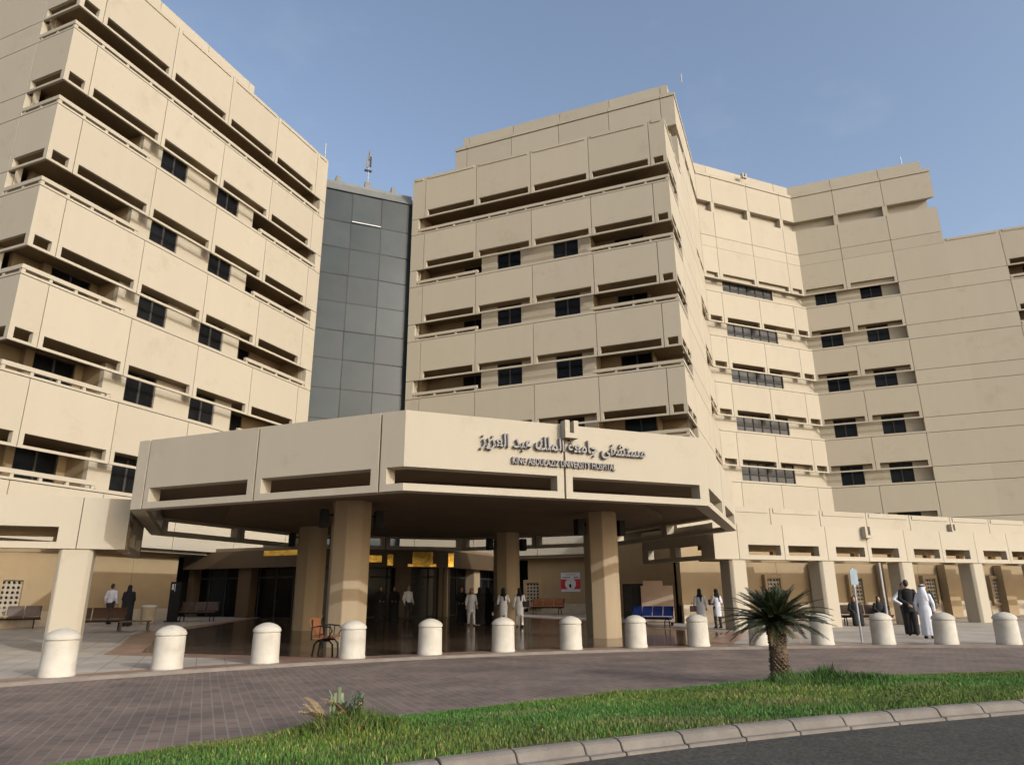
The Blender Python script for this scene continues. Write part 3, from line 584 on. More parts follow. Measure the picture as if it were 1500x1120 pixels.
gw2, Fg2 = gwall('ground_floor_wall', 'shaded ground floor wall with the red and white poster beside the entrance', oC, (S2, -S2), 10.6, [0, 2.8, 6.2, 9.0, 10.6], [0.35, 7.2, 8.75], grp='ground floor walls')
pod, Fpd = gwall('podium_wall', 'long sunlit podium wall with lattice windows behind the right arcade', (20.9, 28.8), (1, 0), 44, [0, 2.5]+[2.5+3.43*i for i in range(1, 12)]+[44], [5.5+5.65*i for i in range(7)], top=4.2)
px = [0, 2.5]+[2.5+3.43*i for i in range(1, 12)]+[44]
X0 = 20.9
for a, b in zip(px[:-1], px[1:]):
    Fpd.put('parapet_panel', MB().bar(a+0.02, b-0.02, 0, 0.3, 4.22, 5.68), 'precast'); Fpd.put('parapet_panel', MB().bar(a+0.2, b-0.2, -0.04, -0.002, 5.42, 5.66), 'precast')
Fpd.put('backing', MB().bar(0, 44, 0.31, 12, 5.1, 5.3).bar(0, 44, 0.31, 0.5, 4.2, 5.6), 'precast')
for i in range(9): Fpd.put('pilaster', MB().bar(24.48+4.855*i-X0-0.43, 24.48+4.855*i-X0+0.43, -0.55, -0.065, -0.05, 2.9), 'wallc')
Fs_ = Face((20.9, 36.5), (0, -1), pod); Fs_.put('wall_panel', MB().bar(0, 7.6, 0, 0.3, -0.1, 4.2), 'wallc')
scupper(pod, (40.45-20.9, 0, 4.75), 0)
lp = thing('podium_wall', 'plain podium wall left of the left arcade', 'wall', (-40, 28.8, 0)); Fl_ = Face((-40, 28.8), (1, 0), lp); Fl_.put('wall_panel', MB().bar(0, 29, 0, 0.4, -0.1, 5.6), 'precast')

# ------------------------------------------------------------------ arcades
def arcade(label, x_end, sign, n):
    t = thing('arcade', label, 'arcade', (x_end, 23.5, 0), 0, 'arcades beside the canopy')
    # local u runs along +X from the leftmost end
    spanL = 1.24+2.425*n; u_end = x_end if sign > 0 else x_end-spanL
    F = Face((u_end, 23.5), (1, 0), t); conv = (lambda a, b: (a, b)) if sign > 0 else (lambda a, b: (spanL-b, spanL-a))
    def fas(a, b, slot):
        a, b = conv(a, b); p = MB().bar(a+0.012, b-0.012, 0, 0.3, 3.34, 4.18).bar(a+0.012, b-0.012, 0, 0.3, 2.74, 2.92)
        if slot:
            s0, s1 = conv(*slot); p.bar(a+0.012, s0, 0, 0.3, 2.92, 3.34).bar(s1, b-0.012, 0, 0.3, 2.92, 3.34)
        else: p.bar(a+0.012, b-0.012, 0, 0.3, 2.92, 3.34)
        F.put('fascia', p, 'precast')
    fas(0, 1.24, None)
    for i in range(n):
        a = 1.24+2.425*i; fas(a, a+2.425, (a+0.50, a+2.22) if i % 2 == 0 else (a+0.22, a+1.93))
    cm = None
    for i in range(0, n+1, 2):
        c = conv(1.24+2.425*i, 1.24+2.425*i)[0]; pts = [(-0.43, 0.17), (-0.33, 0.06), (0.33, 0.06), (0.43, 0.17), (0.43, 0.75), (0.33, 0.86), (-0.33, 0.86), (-0.43, 0.75)]
        if cm is None: cm = MB().poly(pts, -0.05, 2.74).mesh('column', 0.015)
        link('column', cm, 'precast', t, (u_end+c-x_end, 0, 0))
    F.put('inner_leaf', MB().bar(0.31, spanL, 1.25, 1.48, 2.70, 2.84).bar(0.31, spanL, 1.25, 1.48, 3.16, 4.1), 'wallc'); F.put('soffit', MB().bar(0.31, spanL, 0.31, 1.24, 3.42, 3.6), 'soffitwall')
    for i in range(n): c = conv(1.9+i*2.425, 1.9+i*2.425)[0]; F.put('post', MB().bar(c-0.15, c+0.15, 1.26, 1.47, 2.84, 3.16), 'wallc', key=('ps', i))
    # return at the end next to the canopy
    if sign > 0: G = Face((x_end, 28.75), (0, -1), t)
    else: G = Face((x_end, 23.82), (0, 1), t)
    p = MB().bar(0, 4.92, 0, 0.3, 3.34, 4.17).bar(0, 4.92, 0, 0.3, 2.75, 2.92)
    for a, b in ((0, 0.5), (2.2, 2.6), (4.4, 4.92)): p.bar(a, b, 0, 0.3, 2.92, 3.34)
    G.put('fascia', p, 'precast')
    return t
ac = arcade('long beige arcade of slotted fascia on square columns right of the canopy', 18.8, 1, 18)
ac2 = arcade('beige arcade end on one sunlit column left of the canopy', -2.25, -1, 12)
scupper(ac, (27.25-18.8, 0, 3.74), 0)

# ------------------------------------------------------------------ bollards
b0 = None
BANG = [-20.87, -16.41, -11.83, -7.21, -2.72, 1.82, 6.22, 10.56, 14.75, 18.88, 22.99, 26.88, 30.72, 34.37]
BLAB = ['pale round concrete bollard nearest the left edge, in front of the arcade column', 'pale round concrete bollard, second from the left edge of the plaza', 'pale round concrete bollard just left of the orange armchair', 'pale round concrete bollard beside the orange armchair and first canopy pier',
        'pale round concrete bollard before the dark entrance doors', 'pale round concrete bollard before the two women in white coats', 'pale round concrete bollard in front of the long orange bench', 'pale round concrete bollard just right of the front right canopy pier, with a red spot',
        'pale round concrete bollard in front of the two women with bags', 'pale round concrete bollard partly behind the left side of the palm', 'pale round concrete bollard half hidden by the right palm fronds', 'pale round concrete bollard at the foot of the two sign poles',
        'pale round concrete bollard right of the man in the white robe', 'pale round concrete bollard at the far right end of the row']
for i in range(14):
    an = R(BANG[i]); x, y = BC[0]+BR*math.sin(an), BC[1]+BR*math.cos(an)
    if b0 is None:
        b0 = b = thing('bollard', BLAB[0], 'bollard', (x, y, 0), 0, 'concrete bollards along the plaza edge')
        MB().lathe([(0.305, 0.0), (0.307, 0.05), (0.296, 0.07), (0.292, 0.40), (0.288, 0.615), (0.280, 0.625)], 40).build('shaft', 'bollard', b, smooth=True)
        MB().lathe([(0.272, 0.62), (0.272, 0.645), (0.300, 0.65), (0.299, 0.69), (0.294, 0.704), (0.272, 0.737), (0.235, 0.768), (0.19, 0.794), (0.14, 0.816), (0.085, 0.832), (0.04, 0.839), (0.008, 0.841)], 40).build('cap', 'bollard', b, smooth=True)
    else: b = copy_tree(b0); b['label'] = BLAB[i]
    b.location = (x, y, 0.0); b.rotation_euler = (R(random.uniform(-0.6, 0.6)), R(random.uniform(-0.6, 0.6)), random.uniform(0, 6.28))

# ------------------------------------------------------------------ grass
def make_grass():
    n = 520000
    x = rng.uniform(-6, 22, n); y = rng.uniform(2.5, 10, n)
    near = np.hypot(x-GC[0], y-GC[1]) < GR+0.05; out = np.hypot(x-KC[0], y-KC[1]) > KR+0.15
    vis = (x < 1.6*y+9.0) & (x > -0.5*y-2.0)
    k = near & out & vis; x, y = x[k], y[k]; n = len(x)
    zz = np.array([lawn_z(a, b) for a, b in zip(x, y)])
    clump = np.sin(x*2.1+1.3*np.sin(y*3.1))*np.sin(y*2.7+1.1*np.sin(x*1.7))
    tall_ = (1.0+0.45*np.sin(x*5.1+y*3.7)*np.sin(y*6.3-x*2.2))*np.exp(-((x-9.0)**2/1.6+(y-9.0)**2/0.32))+1.15*np.exp(-((x-1.55)**2/0.30+(y-8.0)**2/0.16))+0.35*np.exp(-((x-5.6)**2/0.2+(y-9.6)**2/0.05))
    edge_d = np.hypot(x-GC[0], y-GC[1])-GR
    h = rng.uniform(0.022, 0.048, n)*(1+0.25*clump)+tall_*rng.uniform(0.03, 0.22, n)
    h *= np.where(edge_d > -0.12, 0.75, 1.0)
    wd = rng.uniform(0.0025, 0.0055, n)*(1+0.8*tall_); an = rng.uniform(0, 2*np.pi, n); le = rng.uniform(0.1, 0.75, n)*h
    ca, sa = np.cos(an), np.sin(an); la = rng.uniform(0, 2*np.pi, n)
    V = np.zeros((n, 5, 3), np.float32)
    bx, by = np.cos(la)*le, np.sin(la)*le
    V[:, 0] = np.c_[x-ca*wd, y-sa*wd, zz-0.01]; V[:, 1] = np.c_[x+ca*wd, y+sa*wd, zz-0.01]
    V[:, 2] = np.c_[x+ca*wd*0.8+bx*0.35, y+sa*wd*0.8+by*0.35, zz+h*0.6]; V[:, 3] = np.c_[x-ca*wd*0.8+bx*0.35, y-sa*wd*0.8+by*0.35, zz+h*0.6]
    V[:, 4] = np.c_[x+bx, y+by, zz+h]
    me = bpy.data.meshes.new('grass'); me.vertices.add(n*5); me.vertices.foreach_set('co', V.ravel())
    base = np.arange(n)*5; q = np.stack([base, base+1, base+2, base+3, base+3, base+2, base+4], 1).astype(np.int32)
    me.loops.add(n*7); me.loops.foreach_set('vertex_index', q.ravel()); me.polygons.add(n*2)
    st = np.stack([np.arange(n)*7, np.arange(n)*7+4], 1).astype(np.int32); me.polygons.foreach_set('loop_start', st.ravel()); me.update(calc_edges=True)
    g = np.stack([rng.uniform(0.045, 0.085, n), rng.uniform(0.095, 0.145, n), rng.uniform(0.012, 0.028, n)], 1)
    dk_ = tall_ > 0.35; dry = (rng.uniform(0, 1, n) < 0.03+0.06*(clump > 0.5)); g[dry] = np.stack([rng.uniform(0.2, 0.3, dry.sum()), rng.uniform(0.19, 0.26, dry.sum()), rng.uniform(0.06, 0.1, dry.sum())], 1)
    g *= 1.18*(1+0.18*clump)[:, None]; g[:, 0] *= 1+0.25*np.sin(x*0.9+y*1.7); g[dk_ & ~dry] *= 0.72; patch = np.clip(np.sin(x*1.3+2.0*np.sin(y*1.9))*np.sin(y*3.3+x*0.7)-0.45, 0, 1)[:, None]*1.2*(tall_ < 0.3)[:, None]; g = g*(1-patch)+np.array([0.17, 0.15, 0.06])*patch
    col = np.ones((n, 5, 4), np.float32); col[:, :, :3] = g[:, None, :]
    at = me.color_attributes.new('tint', 'FLOAT_COLOR', 'POINT'); at.data.foreach_set('color', col.ravel())
    return link('grass', me, 'grass')
tag(make_grass(), kind='stuff')

# ------------------------------------------------------------------ palm and small clump
def frond(mb, base, az, el0, length, droop, leaf=0.17, step=0.021, wd=0.0085):
    p = Vector(base); d = Vector((math.cos(az)*math.cos(el0), math.sin(az)*math.cos(el0), math.sin(el0))); side = Vector((-math.sin(az), math.cos(az), 0)); n = int(length/step); pts = []
    for i in range(n+1):
        pts.append(p.copy()); p = p+d*step; d = (d+Vector((0, 0, -droop*step*(0.4+1.6*i/n)))).normalized()
    mb.tube(pts[::4]+[pts[-1]], [0.008*(1-0.75*i/max(1, len(pts[::4]))) for i in range(len(pts[::4])+1)], 4)
    for i in range(int(n*0.12), n+1):
        f = i/n; t = (pts[min(i+1, n)]-pts[max(i-1, 0)]).normalized(); upv = side.cross(t).normalized()
        if upv.z < 0: upv = -upv
        ll = leaf*(0.55+0.45*math.sin(math.pi*min(1, 0.15+f*0.95)))*(1-0.35*f)
        for s_ in (-1, 1):
            dd = (side*s_*0.70+t*0.72+upv*0.22+Vector((random.uniform(-.08, .08), random.uniform(-.08, .08), random.uniform(-.08, .08)))).normalized()
            a = pts[i]; m_ = a+dd*ll*0.55; e = a+dd*ll+Vector((0, 0, -0.012)); wv = t*wd; k = len(mb.v)
            mb.v += [tuple(a-wv*0.6), tuple(a+wv*0.6), tuple(m_+wv), tuple(m_-wv), tuple(e)]; mb.f += [(k, k+1, k+2, k+3), (k+3, k+2, k+4)]
PX, PY = 8.74, 9.55; PZ = lawn_z(PX, PY)
palm = thing('sago_palm', 'short sago palm with dark stiff fronds standing in the grass strip', 'palm', (PX, PY, PZ))
tk = MB(); H0 = 0.93
prof = [(0.14, -0.05), (0.15, 0.05), (0.138, 0.15), (0.130, 0.3), (0.138, 0.45), (0.133, 0.65), (0.120, 0.84), (0.10, H0), (0.02, H0+0.05)]; tk.lathe(prof, 20)
for i in range(330):                                                   # leaf-base scales
    z = 0.0+0.90*(i/330); q = i*2.39996; rr = 0.130+0.010*math.sin(z*9); c = Vector((math.cos(q)*rr, math.sin(q)*rr, z)); o_ = Vector((math.cos(q), math.sin(q), 0)); s_ = Vector((-math.sin(q), math.cos(q), 0))
    k = len(tk.v); tip = c+o_*random.uniform(0.018, 0.045)+Vector((0, 0, random.uniform(0.0, 0.03)))
    tk.v += [tuple(c-s_*0.022-o_*0.01+Vector((0, 0, -0.02))), tuple(c+s_*0.022-o_*0.01+Vector((0, 0, -0.02))), tuple(c+s_*0.018-o_*0.01+Vector((0, 0, 0.03))), tuple(c-s_*0.018-o_*0.01+Vector((0, 0, 0.03))), tuple(tip)]
    tk.f += [(k, k+1, k+4), (k+1, k+2, k+4), (k+2, k+3, k+4), (k+3, k, k+4)]
tk.build('trunk', 'trunk', palm)
cm_ = MB(); ring = [(12, 74, 0.56, 0.35), (20, 57, 0.69, 0.5), (26, 42, 0.83, 0.6), (28, 28, 0.92, 0.65), (28, 14, 0.95, 0.7), (16, 1, 0.84, 0.8)]
for n_, el, ln, dr in ring:
    for i in range(n_): frond(cm_, (random.uniform(-.04, .04), random.uniform(-.04, .04), H0-0.02), 2*math.pi*(i+random.random()*0.7)/n_, R(el+random.uniform(-7, 7)), ln*random.uniform(0.85, 1.08), dr*random.uniform(0.7, 1.3))
cm_.build('crown', 'frond', palm)
od = MB()
for i in range(7): frond(od, (0, 0, H0-0.06), random.uniform(0, 6.28), R(-15+random.uniform(-8, 8)), random.uniform(0.4, 0.6), 1.6)
od.build('dry_frond', 'frondold', palm)
SPS = 1.55
sp = thing('cut_back_palm', 'small cut back palm clump with pale stubs and dry leaves in the grass', 'plant', (1.50, 8.22, lawn_z(1.5, 8.22)+0.03))
sp.scale = (SPS, SPS, SPS)
st = MB()
for i in range(13):
    a_ = random.uniform(0, 6.28); e_ = R(random.uniform(52, 82)); l_ = random.uniform(0.15, 0.27); b_ = Vector((random.uniform(-.12, .12), random.uniform(-.05, .05), 0.02)); d_ = Vector((math.cos(a_)*math.cos(e_), math.sin(a_)*math.cos(e_), math.sin(e_))); s_ = Vector((d_.y, -d_.x, 0)).normalized()
    k = len(st.v); w_ = random.uniform(0.008, 0.016)
    th = Vector((0, 0.006, 0))
    for q in (th, -th): st.v += [tuple(b_-s_*w_*0.6+q), tuple(b_+s_*w_*0.6+q), tuple(b_+d_*l_+s_*w_+q), tuple(b_+d_*l_-s_*w_+q)]
    st.f += [(k, k+1, k+2, k+3), (k+7, k+6, k+5, k+4), (k, k+3, k+7, k+4), (k+1, k+5, k+6, k+2), (k+3, k+2, k+6, k+7)]
st.build('stub', 'frondpale', sp)
dm_ = MB()
for i in range(20): frond(dm_, (random.uniform(-.15, .1), random.uniform(-.06, .06), 0.05), random.choice((random.uniform(2.2, 4.2), random.uniform(0, 6.28))), R(random.uniform(5, 50)), random.uniform(0.14, 0.24), 3.2, 0.07, 0.02, 0.008)
dm_.build('dry_frond', 'frondold', sp)
gm_ = MB()
for i in range(14): frond(gm_, (random.uniform(-.15, .15), random.uniform(-.08, .08), 0.03), random.uniform(0, 6.28), R(random.uniform(20, 75)), random.uniform(0.12, 0.22), 1.8, 0.08, 0.02, 0.008)
gm_.build('green_frond', 'frond', sp)
# ------------------------------------------------------------------ people
def capsule(p0, r0, p1, r1, seg=12, sq=1.0):
    p0, p1 = Vector(p0), Vector(p1); t = (p1-p0); ln = t.length; t = t/ln if ln > 1e-6 else Vector((0, 0, 1)); a = Vector((0, 1, 0)) if abs(t.y) < 0.9 else Vector((1, 0, 0))
    x = t.cross(a).normalized(); y = x.cross(t); rings = []
    for q in (-80, -50, -22): rings.append((p0+t*r0*math.sin(R(q)), r0*math.cos(R(q))))
    for f in (0, 0.5, 1): rings.append((p0.lerp(p1, f), r0*(1-f)+r1*f))
    for q in (22, 50, 80): rings.append((p1+t*r1*math.sin(R(q)), r1*math.cos(R(q))))
    V = []; F = []
    for c, r_ in rings:
        for j in range(seg): V.append(c+x*math.cos(6.28318*j/seg)*r_+y*math.sin(6.28318*j/seg)*r_*sq)
    for i in range(len(rings)-1):
        for j in range(seg): F.append((i*seg+j, i*seg+(j+1) % seg, (i+1)*seg+(j+1) % seg, (i+1)*seg+j))
    F.append(tuple(reversed(range(seg)))); F.append(tuple((len(rings)-1)*seg+j for j in range(seg))); return V, F
def ellip(c, r_, seg=14, tilt=0.0):
    V = []; F = []; n = 9
    for i in range(n+1):
        q = R(-88+176*i/n)
        for j in range(seg):
            p = Vector((r_[0]*math.cos(q)*math.cos(6.28318*j/seg), r_[1]*math.cos(q)*math.sin(6.28318*j/seg), r_[2]*math.sin(q)))
            if tilt: p = Matrix.Rotation(tilt, 3, 'X') @ p
            V.append(Vector(c)+p)
    for i in range(n):
        for j in range(seg): F.append((i*seg+j, i*seg+(j+1) % seg, (i+1)*seg+(j+1) % seg, (i+1)*seg+j))
    F.append(tuple(reversed(range(seg)))); F.append(tuple(n*seg+j for j in range(seg))); return V, F
def loft(rings, seg=20, fold=0.0, nf=7, ph=0.0):
    V = []; F = []
    for (cx, cy, z, rx, ry) in rings:
        for j in range(seg):
            q = 6.28318*j/seg; k = 1+fold*math.sin(nf*q+ph)*max(0, 1-(z-rings[0][2])/(0.7*(rings[-1][2]-rings[0][2])+1e-6)); V.append(Vector((cx+rx*k*math.cos(q), cy+ry*k*math.sin(q), z)))
    for i in range(len(rings)-1):
        for j in range(seg): F.append((i*seg+j, i*seg+(j+1) % seg, (i+1)*seg+(j+1) % seg, (i+1)*seg+j))
    F.append(tuple(reversed(range(seg)))); F.append(tuple((len(rings)-1)*seg+j for j in range(seg))); return V, F
def fuse(name, prims, voxel, mat, parent, smooth_it=2):
    me = bpy.data.meshes.new(name); V = []; F = []
    for v, f in prims: n = len(V); V += [tuple(a) for a in v]; F += [tuple(n+i for i in q) for q in f]
    me.from_pydata(V, [], F); bm = bmesh.new(); bm.from_mesh(me); bmesh.ops.recalc_face_normals(bm, faces=bm.faces); bm.to_mesh(me); bm.free()
    o = bpy.data.objects.new(name, me); COL.objects.link(o); md = o.modifiers.new('r', 'REMESH'); md.mode = 'VOXEL'; md.voxel_size = voxel
    if smooth_it: ms = o.modifiers.new('s', 'SMOOTH'); ms.iterations = smooth_it; ms.factor = 0.5
    bpy.context.view_layer.update(); m2 = bpy.data.meshes.new_from_object(o.evaluated_get(bpy.context.evaluated_depsgraph_get())); bpy.data.objects.remove(o); bpy.data.meshes.remove(me)
    m2.polygons.foreach_set('use_smooth', [True]*len(m2.polygons)); m2.name = name
    return link(name, m2, mat, parent)
def lerp3(a, b, f): return tuple(a[i]*(1-f)+b[i]*f for i in range(3))
def person(label, loc, face_deg, H=1.70, kind='coat', step=0.0, armL=None, armR=None, seated=False, lean=0.0, bag=None, group=None, scarf='blackcloth', headturn=0.0):
    """face_deg: heading, clockwise from +Y"""
    t = thing('person', label, 'person', loc, -R(face_deg), group); k = H/1.75
    P = lambda x, y, z: (x*k, (y+lean*max(0, z-0.9))*k, z*k)
    zo = -0.42 if seated else 0.0
    if kind == 'abaya' and not seated and not armL: armL, armR = [(-0.235, 0.0, 1.14), (-0.13, 0.17, 1.02)], [(0.235, 0.0, 1.14), (0.13, 0.17, 1.02)]
    hip = [P(sx*0.10, 0, 0.93+zo) for sx in (-1, 1)]
    if seated: kn = [P(sx*0.13, 0.42, 0.50) for sx in (-1, 1)]; an = [P(sx*0.13, 0.44, 0.09) for sx in (-1, 1)]
    else:
        st_ = (step, -step); kn = [P(sx*0.105, st_[i]*0.55+0.03, 0.50) for i, sx in enumerate((-1, 1))]; an = [P(sx*0.105, st_[i], 0.09+max(0, -st_[i])*0.15) for i, sx in enumerate((-1, 1))]
    sh = [P(sx*0.185, 0, 1.395+zo) for sx in (-1, 1)]
    dl = [(-0.26, -0.04, 1.13), (-0.27, 0.07, 0.90)]; dr = [(0.26, -0.04, 1.13), (0.27, 0.07, 0.90)]
    if seated: dl = [(-0.25, 0.02, 1.16), (-0.14, 0.26, 1.05)]; dr = [(0.25, 0.02, 1.16), (0.14, 0.26, 1.05)]
    al = armL or dl; ar_ = armR or dr; arms = [[P(q[0], q[1], q[2]+zo) for q in al], [P(q[0], q[1], q[2]+zo) for q in ar_]]
    B = []
    B.append(loft([(0, P(0, 0, z+zo)[1], (z+zo)*k, rx*k, ry*k) for z, rx, ry in ((0.84, .12, .09), (0.95, .165, .115), (1.08, .135, .10), (1.25, .16, .115), (1.38, .17, .105), (1.46, .10, .075))]))
    hc = P(0, 0.02, 1.635+zo); B.append(capsule(P(0, 0, 1.42+zo), .055*k, P(0, 0.01, 1.56+zo), .052*k)); B.append(ellip(hc, (.076*k, .096*k, .118*k)))
    B.append(ellip(P(0, 0.035, 1.575+zo), (.058*k, .07*k, .065*k))); B.append(capsule(P(0, .108, 1.645+zo), .010*k, P(0, .128, 1.61+zo), .016*k))
    B.append(ellip(P(0, .103, 1.572+zo), (.026*k, .012*k, .010*k)))
    for s_ in (-1, 1): B.append(ellip(P(s_*.078, 0.01, 1.625+zo), (.012*k, .022*k, .034*k))); B.append(ellip(P(s_*.032, .098, 1.652+zo), (.016*k, .012*k, .010*k)))
    for i in range(2):
        e, w_ = arms[i]; B.append(capsule(sh[i], .052*k, e, .042*k)); B.append(capsule(e, .041*k, w_, .028*k))
        d = (Vector(w_)-Vector(e)).normalized(); s_ = d.cross(Vector((0, 1, 0.2))).normalized(); nrm = s_.cross(d); c = Vector(w_)+d*0.05*k; sg_ = -1 if i == 0 else 1
        B.append(capsule(Vector(w_)+d*.01, .030*k, Vector(w_)+d*.075*k, .034*k, 10, 0.6))
        for j, (off_, ln) in enumerate(((-.027, .062), (-.009, .075), (.010, .070), (.027, .055))):
            b_ = Vector(w_)+d*.085*k+s_*off_*k; m_ = b_+d*ln*.55*k+nrm*.006; B.append(capsule(b_, .0105*k, m_, .0095*k, 8)); B.append(capsule(m_, .0095*k, m_+(d*.8+nrm*.5).normalized()*ln*.5*k, .008*k, 8))
        tb = Vector(w_)+d*.03*k-s_*.028*k; B.append(capsule(tb, .013*k, tb+(d*.75-s_*.6).normalized()*.055*k, .010*k, 8))
        B.append(capsule(hip[i], .082*k, kn[i], .055*k)); B.append(capsule(kn[i], .053*k, an[i], .036*k)); f = Vector(an[i]); B.append(capsule(f+Vector((0, -.03, -.05))*k, .036*k, f+Vector((0, .14, -.062))*k, .028*k))
    fuse('body', B, 0.0105, 'skin', t, 1)
    ey = MB()
    for s_ in (-1, 1):
        c = P(s_*.032, .107, 1.652+zo); ey.v and None; ey.tube([(c[0]-.012, c[1], c[2]), (c[0], c[1]+.003, c[2]+.002), (c[0]+.012, c[1], c[2])], [.003, .006, .003], 6)
    ey.build('eyes', 'black', t)
    shoes = [capsule(Vector(an[i])+Vector((0, -.045, -.045))*k, .045*k, Vector(an[i])+Vector((0, .16, -.058))*k, .036*k, 10, 0.9) for i in range(2)]
    fuse('shoes', shoes, 0.014, 'black', t, 1)
    def torso(z0, flare, gx=.03, ymul=1.0, top=1.47):
        zs = [(z0, .15+flare, .115+flare*.9), (0.6*(z0 < .55)+max(z0+.05, .75)*(z0 >= .55), .165+flare*.7, .125+flare*.6), (0.93, .19+flare*.2, .14+flare*.15), (1.08, .165, .13), (1.26, .185, .14), (1.38, .20, .13), (1.455, .13, .095), (top+.01, .07, .065)]
        return loft([(0, P(0, 0, z+zo)[1], (z+zo)*k, rx*k, ry*k) for z, rx, ry in sorted(zs)], 28, 0.05 if flare > .03 else 0.02, 8, random.random()*6)
    sleeves = lambda r0, r1, f=1.0: [q for i in range(2) for q in (capsule(sh[i], r0*k, arms[i][0], (r0+r1)/2*k), capsule(arms[i][0], (r0+r1)/2*k, lerp3(arms[i][0], arms[i][1], f), r1*k))]
    legs = lambda r0, r1: [q for i in range(2) for q in (capsule(hip[i], .105*k, kn[i], r0*k), capsule(kn[i], r0*k, lerp3(kn[i], an[i], 0.97), r1*k))]
    def hair(): fuse('hair', [ellip(P(0, -.012, 1.665+zo), (.083*k, .096*k, .10*k)), ellip(P(0, -.05, 1.61+zo), (.074*k, .05*k, .075*k))], 0.012, 'hair', t, 1)
    def veil(mat, drop=1.28, tail=False):
        pr = [ellip(P(0, -.016, 1.655+zo), (.098*k, .105*k, .118*k)), loft([(0, P(0, -.03, z+zo)[1], (z+zo)*k, rx*k, ry*k) for z, rx, ry in ((drop, .17, .09), (1.40, .165, .105), (1.50, .105, .095), (1.60, .096, .085))])]
        if tail: pr.append(capsule(P(.03, -.10, 1.55+zo), .05*k, P(.06, -.13, 1.2+zo), .035*k))
        fuse('headscarf', pr, 0.013, mat, t, 2)
    if kind == 'coat':      # white coat, dark head scarf, trousers
        fuse('coat', [torso(.52, .03)]+sleeves(.068, .048, .95), 0.013, 'whitecloth', t); fuse('trousers', legs(.075, .06), 0.014, bag[2] if bag and len(bag) > 2 else 'whitecloth', t); veil(scarf, 1.30, True)
    elif kind == 'abaya':
        if seated: fuse('abaya', [torso(.80, .05), *sleeves(.085, .075, .9), *[q for i in range(2) for q in (capsule(hip[i], .15*k, kn[i], .13*k), capsule(kn[i], .13*k, an[i], .14*k))]], 0.016, 'blackcloth', t)
        else: fuse('abaya', [loft([(0, P(0, 0, z+zo)[1], (z+zo)*k, rx*k, ry*k) for z, rx, ry in ((.03, .29, .22), (.3, .265, .20), (.7, .255, .185), (.95, .265, .17), (1.2, .255, .155), (1.36, .225, .14), (1.44, .15, .11), (1.49, .08, .07))], 28, .05, 8, random.random()*6)]+sleeves(.085, .07, .9), 0.015, 'blackcloth', t)
        veil('blackcloth', 1.2)
    elif kind == 'shirt':
        fuse('shirt', [torso(.92, .0)]+sleeves(.068, .055, .9), 0.013, 'whitecloth', t); fuse('trousers', legs(.078, .065)+[ellip(P(0, 0, .92+zo), (.18*k, .13*k, .13*k))], 0.014, 'darktrouser', t); hair()
    elif kind == 'suit':
        fuse('jacket', [torso(.74, .02)]+sleeves(.068, .054, .96), 0.013, 'blackcloth', t); fuse('trousers', legs(.098, .088)+[ellip(P(0, 0, .88+zo), (.18*k, .14*k, .14*k))], 0.014, 'blackcloth', t); hair()
    elif kind == 'thobe':
        fuse('thobe', [torso(.10, .055)]+sleeves(.070, .052, .96), 0.013, 'whitecloth', t)
        fuse('headscarf', [ellip(P(0, -.012, 1.66+zo), (.094*k, .108*k, .112*k)), loft([(0, P(0, -.05, z+zo)[1], (z+zo)*k, rx*k, ry*k) for z, rx, ry in ((1.22, .19, .075), (1.38, .18, .10), (1.50, .14, .10), (1.62, .10, .085))], 24, .05)], 0.013, 'whitecloth', t)
        c = P(0, -.012, 1.70+zo); cb = MB()
        for dz in (0, .022): cb.tube([(c[0]+.094*k*math.cos(q*math.pi/8), c[1]+.108*k*math.sin(q*math.pi/8), c[2]+dz) for q in range(17)], .011, 6, False)
        cb.build('head_cord', 'black', t)
    elif kind == 'scrub':
        fuse('coat', [torso(.62, .03)]+sleeves(.068, .05, .6), 0.013, 'whitecloth', t); fuse('trousers', legs(.075, .065), 0.014, 'whitecloth', t); veil(scarf, 1.34)
    if bag:
        (bx, by, bz), mt = bag[0], bag[1]; c = P(bx, by, bz)
        b = MB().bar(-.17*k, .17*k, -.06*k, .06*k, -.13*k, .13*k).tube([(-.10*k, 0, .12*k), (-.07*k, 0, .28*k), (.07*k, 0, .28*k), (.10*k, 0, .12*k)], .012, 6)
        o = b.build('handbag', mt, None, (0, 0, 0), bevel=0.02); o.rotation_euler = (0, 0, -R(face_deg)+0.5)
        v = Matrix.Rotation(-R(face_deg), 3, 'Z') @ Vector(c); o.location = (loc[0]+v.x, loc[1]+v.y, loc[2]+v.z)
        tag(o, bag[3] if len(bag) > 3 else 'bag held at the side', 'handbag')
    return t
fz = lambda x, y: (x, y, floor_z(y)+0.008)
akL = [(-0.38, -0.10, 1.18), (-0.20, 0.06, 1.02)]; akR = [(0.38, -0.10, 1.18), (0.20, 0.06, 1.02)]
fwd = lambda s_: [(s_*0.27, 0.02, 1.14), (s_*0.12, 0.26, 1.12)]
person('woman in white coat and black scarf carrying a brown handbag near the arcade', fz(19.55, 25.7), 40, 1.60, 'coat', 0.05, bag=((-0.30, -0.02, 0.86), 'brownbag', 'whitecloth', 'brown handbag hanging from the left woman in the white coat'))
person('woman in white coat hugging a purple brown bag beside the first arcade column', fz(20.15, 25.35), 5, 1.58, 'coat', 0.04, armL=fwd(-1), armR=fwd(1), bag=((-0.16, 0.20, 1.16), 'purplecloth', 'darktrouser', 'purple brown bag hugged by the right woman in the white coat'))
person('man in black suit seen from behind, standing at the right bollards', fz(21.78, 17.45), 52, 1.78, 'suit', 0.04, armR=[(0.25, -0.07, 1.13), (0.30, 0.06, 0.90)], armL=[(-0.25, -0.10, 1.13), (-0.03, -0.17, 0.98)])
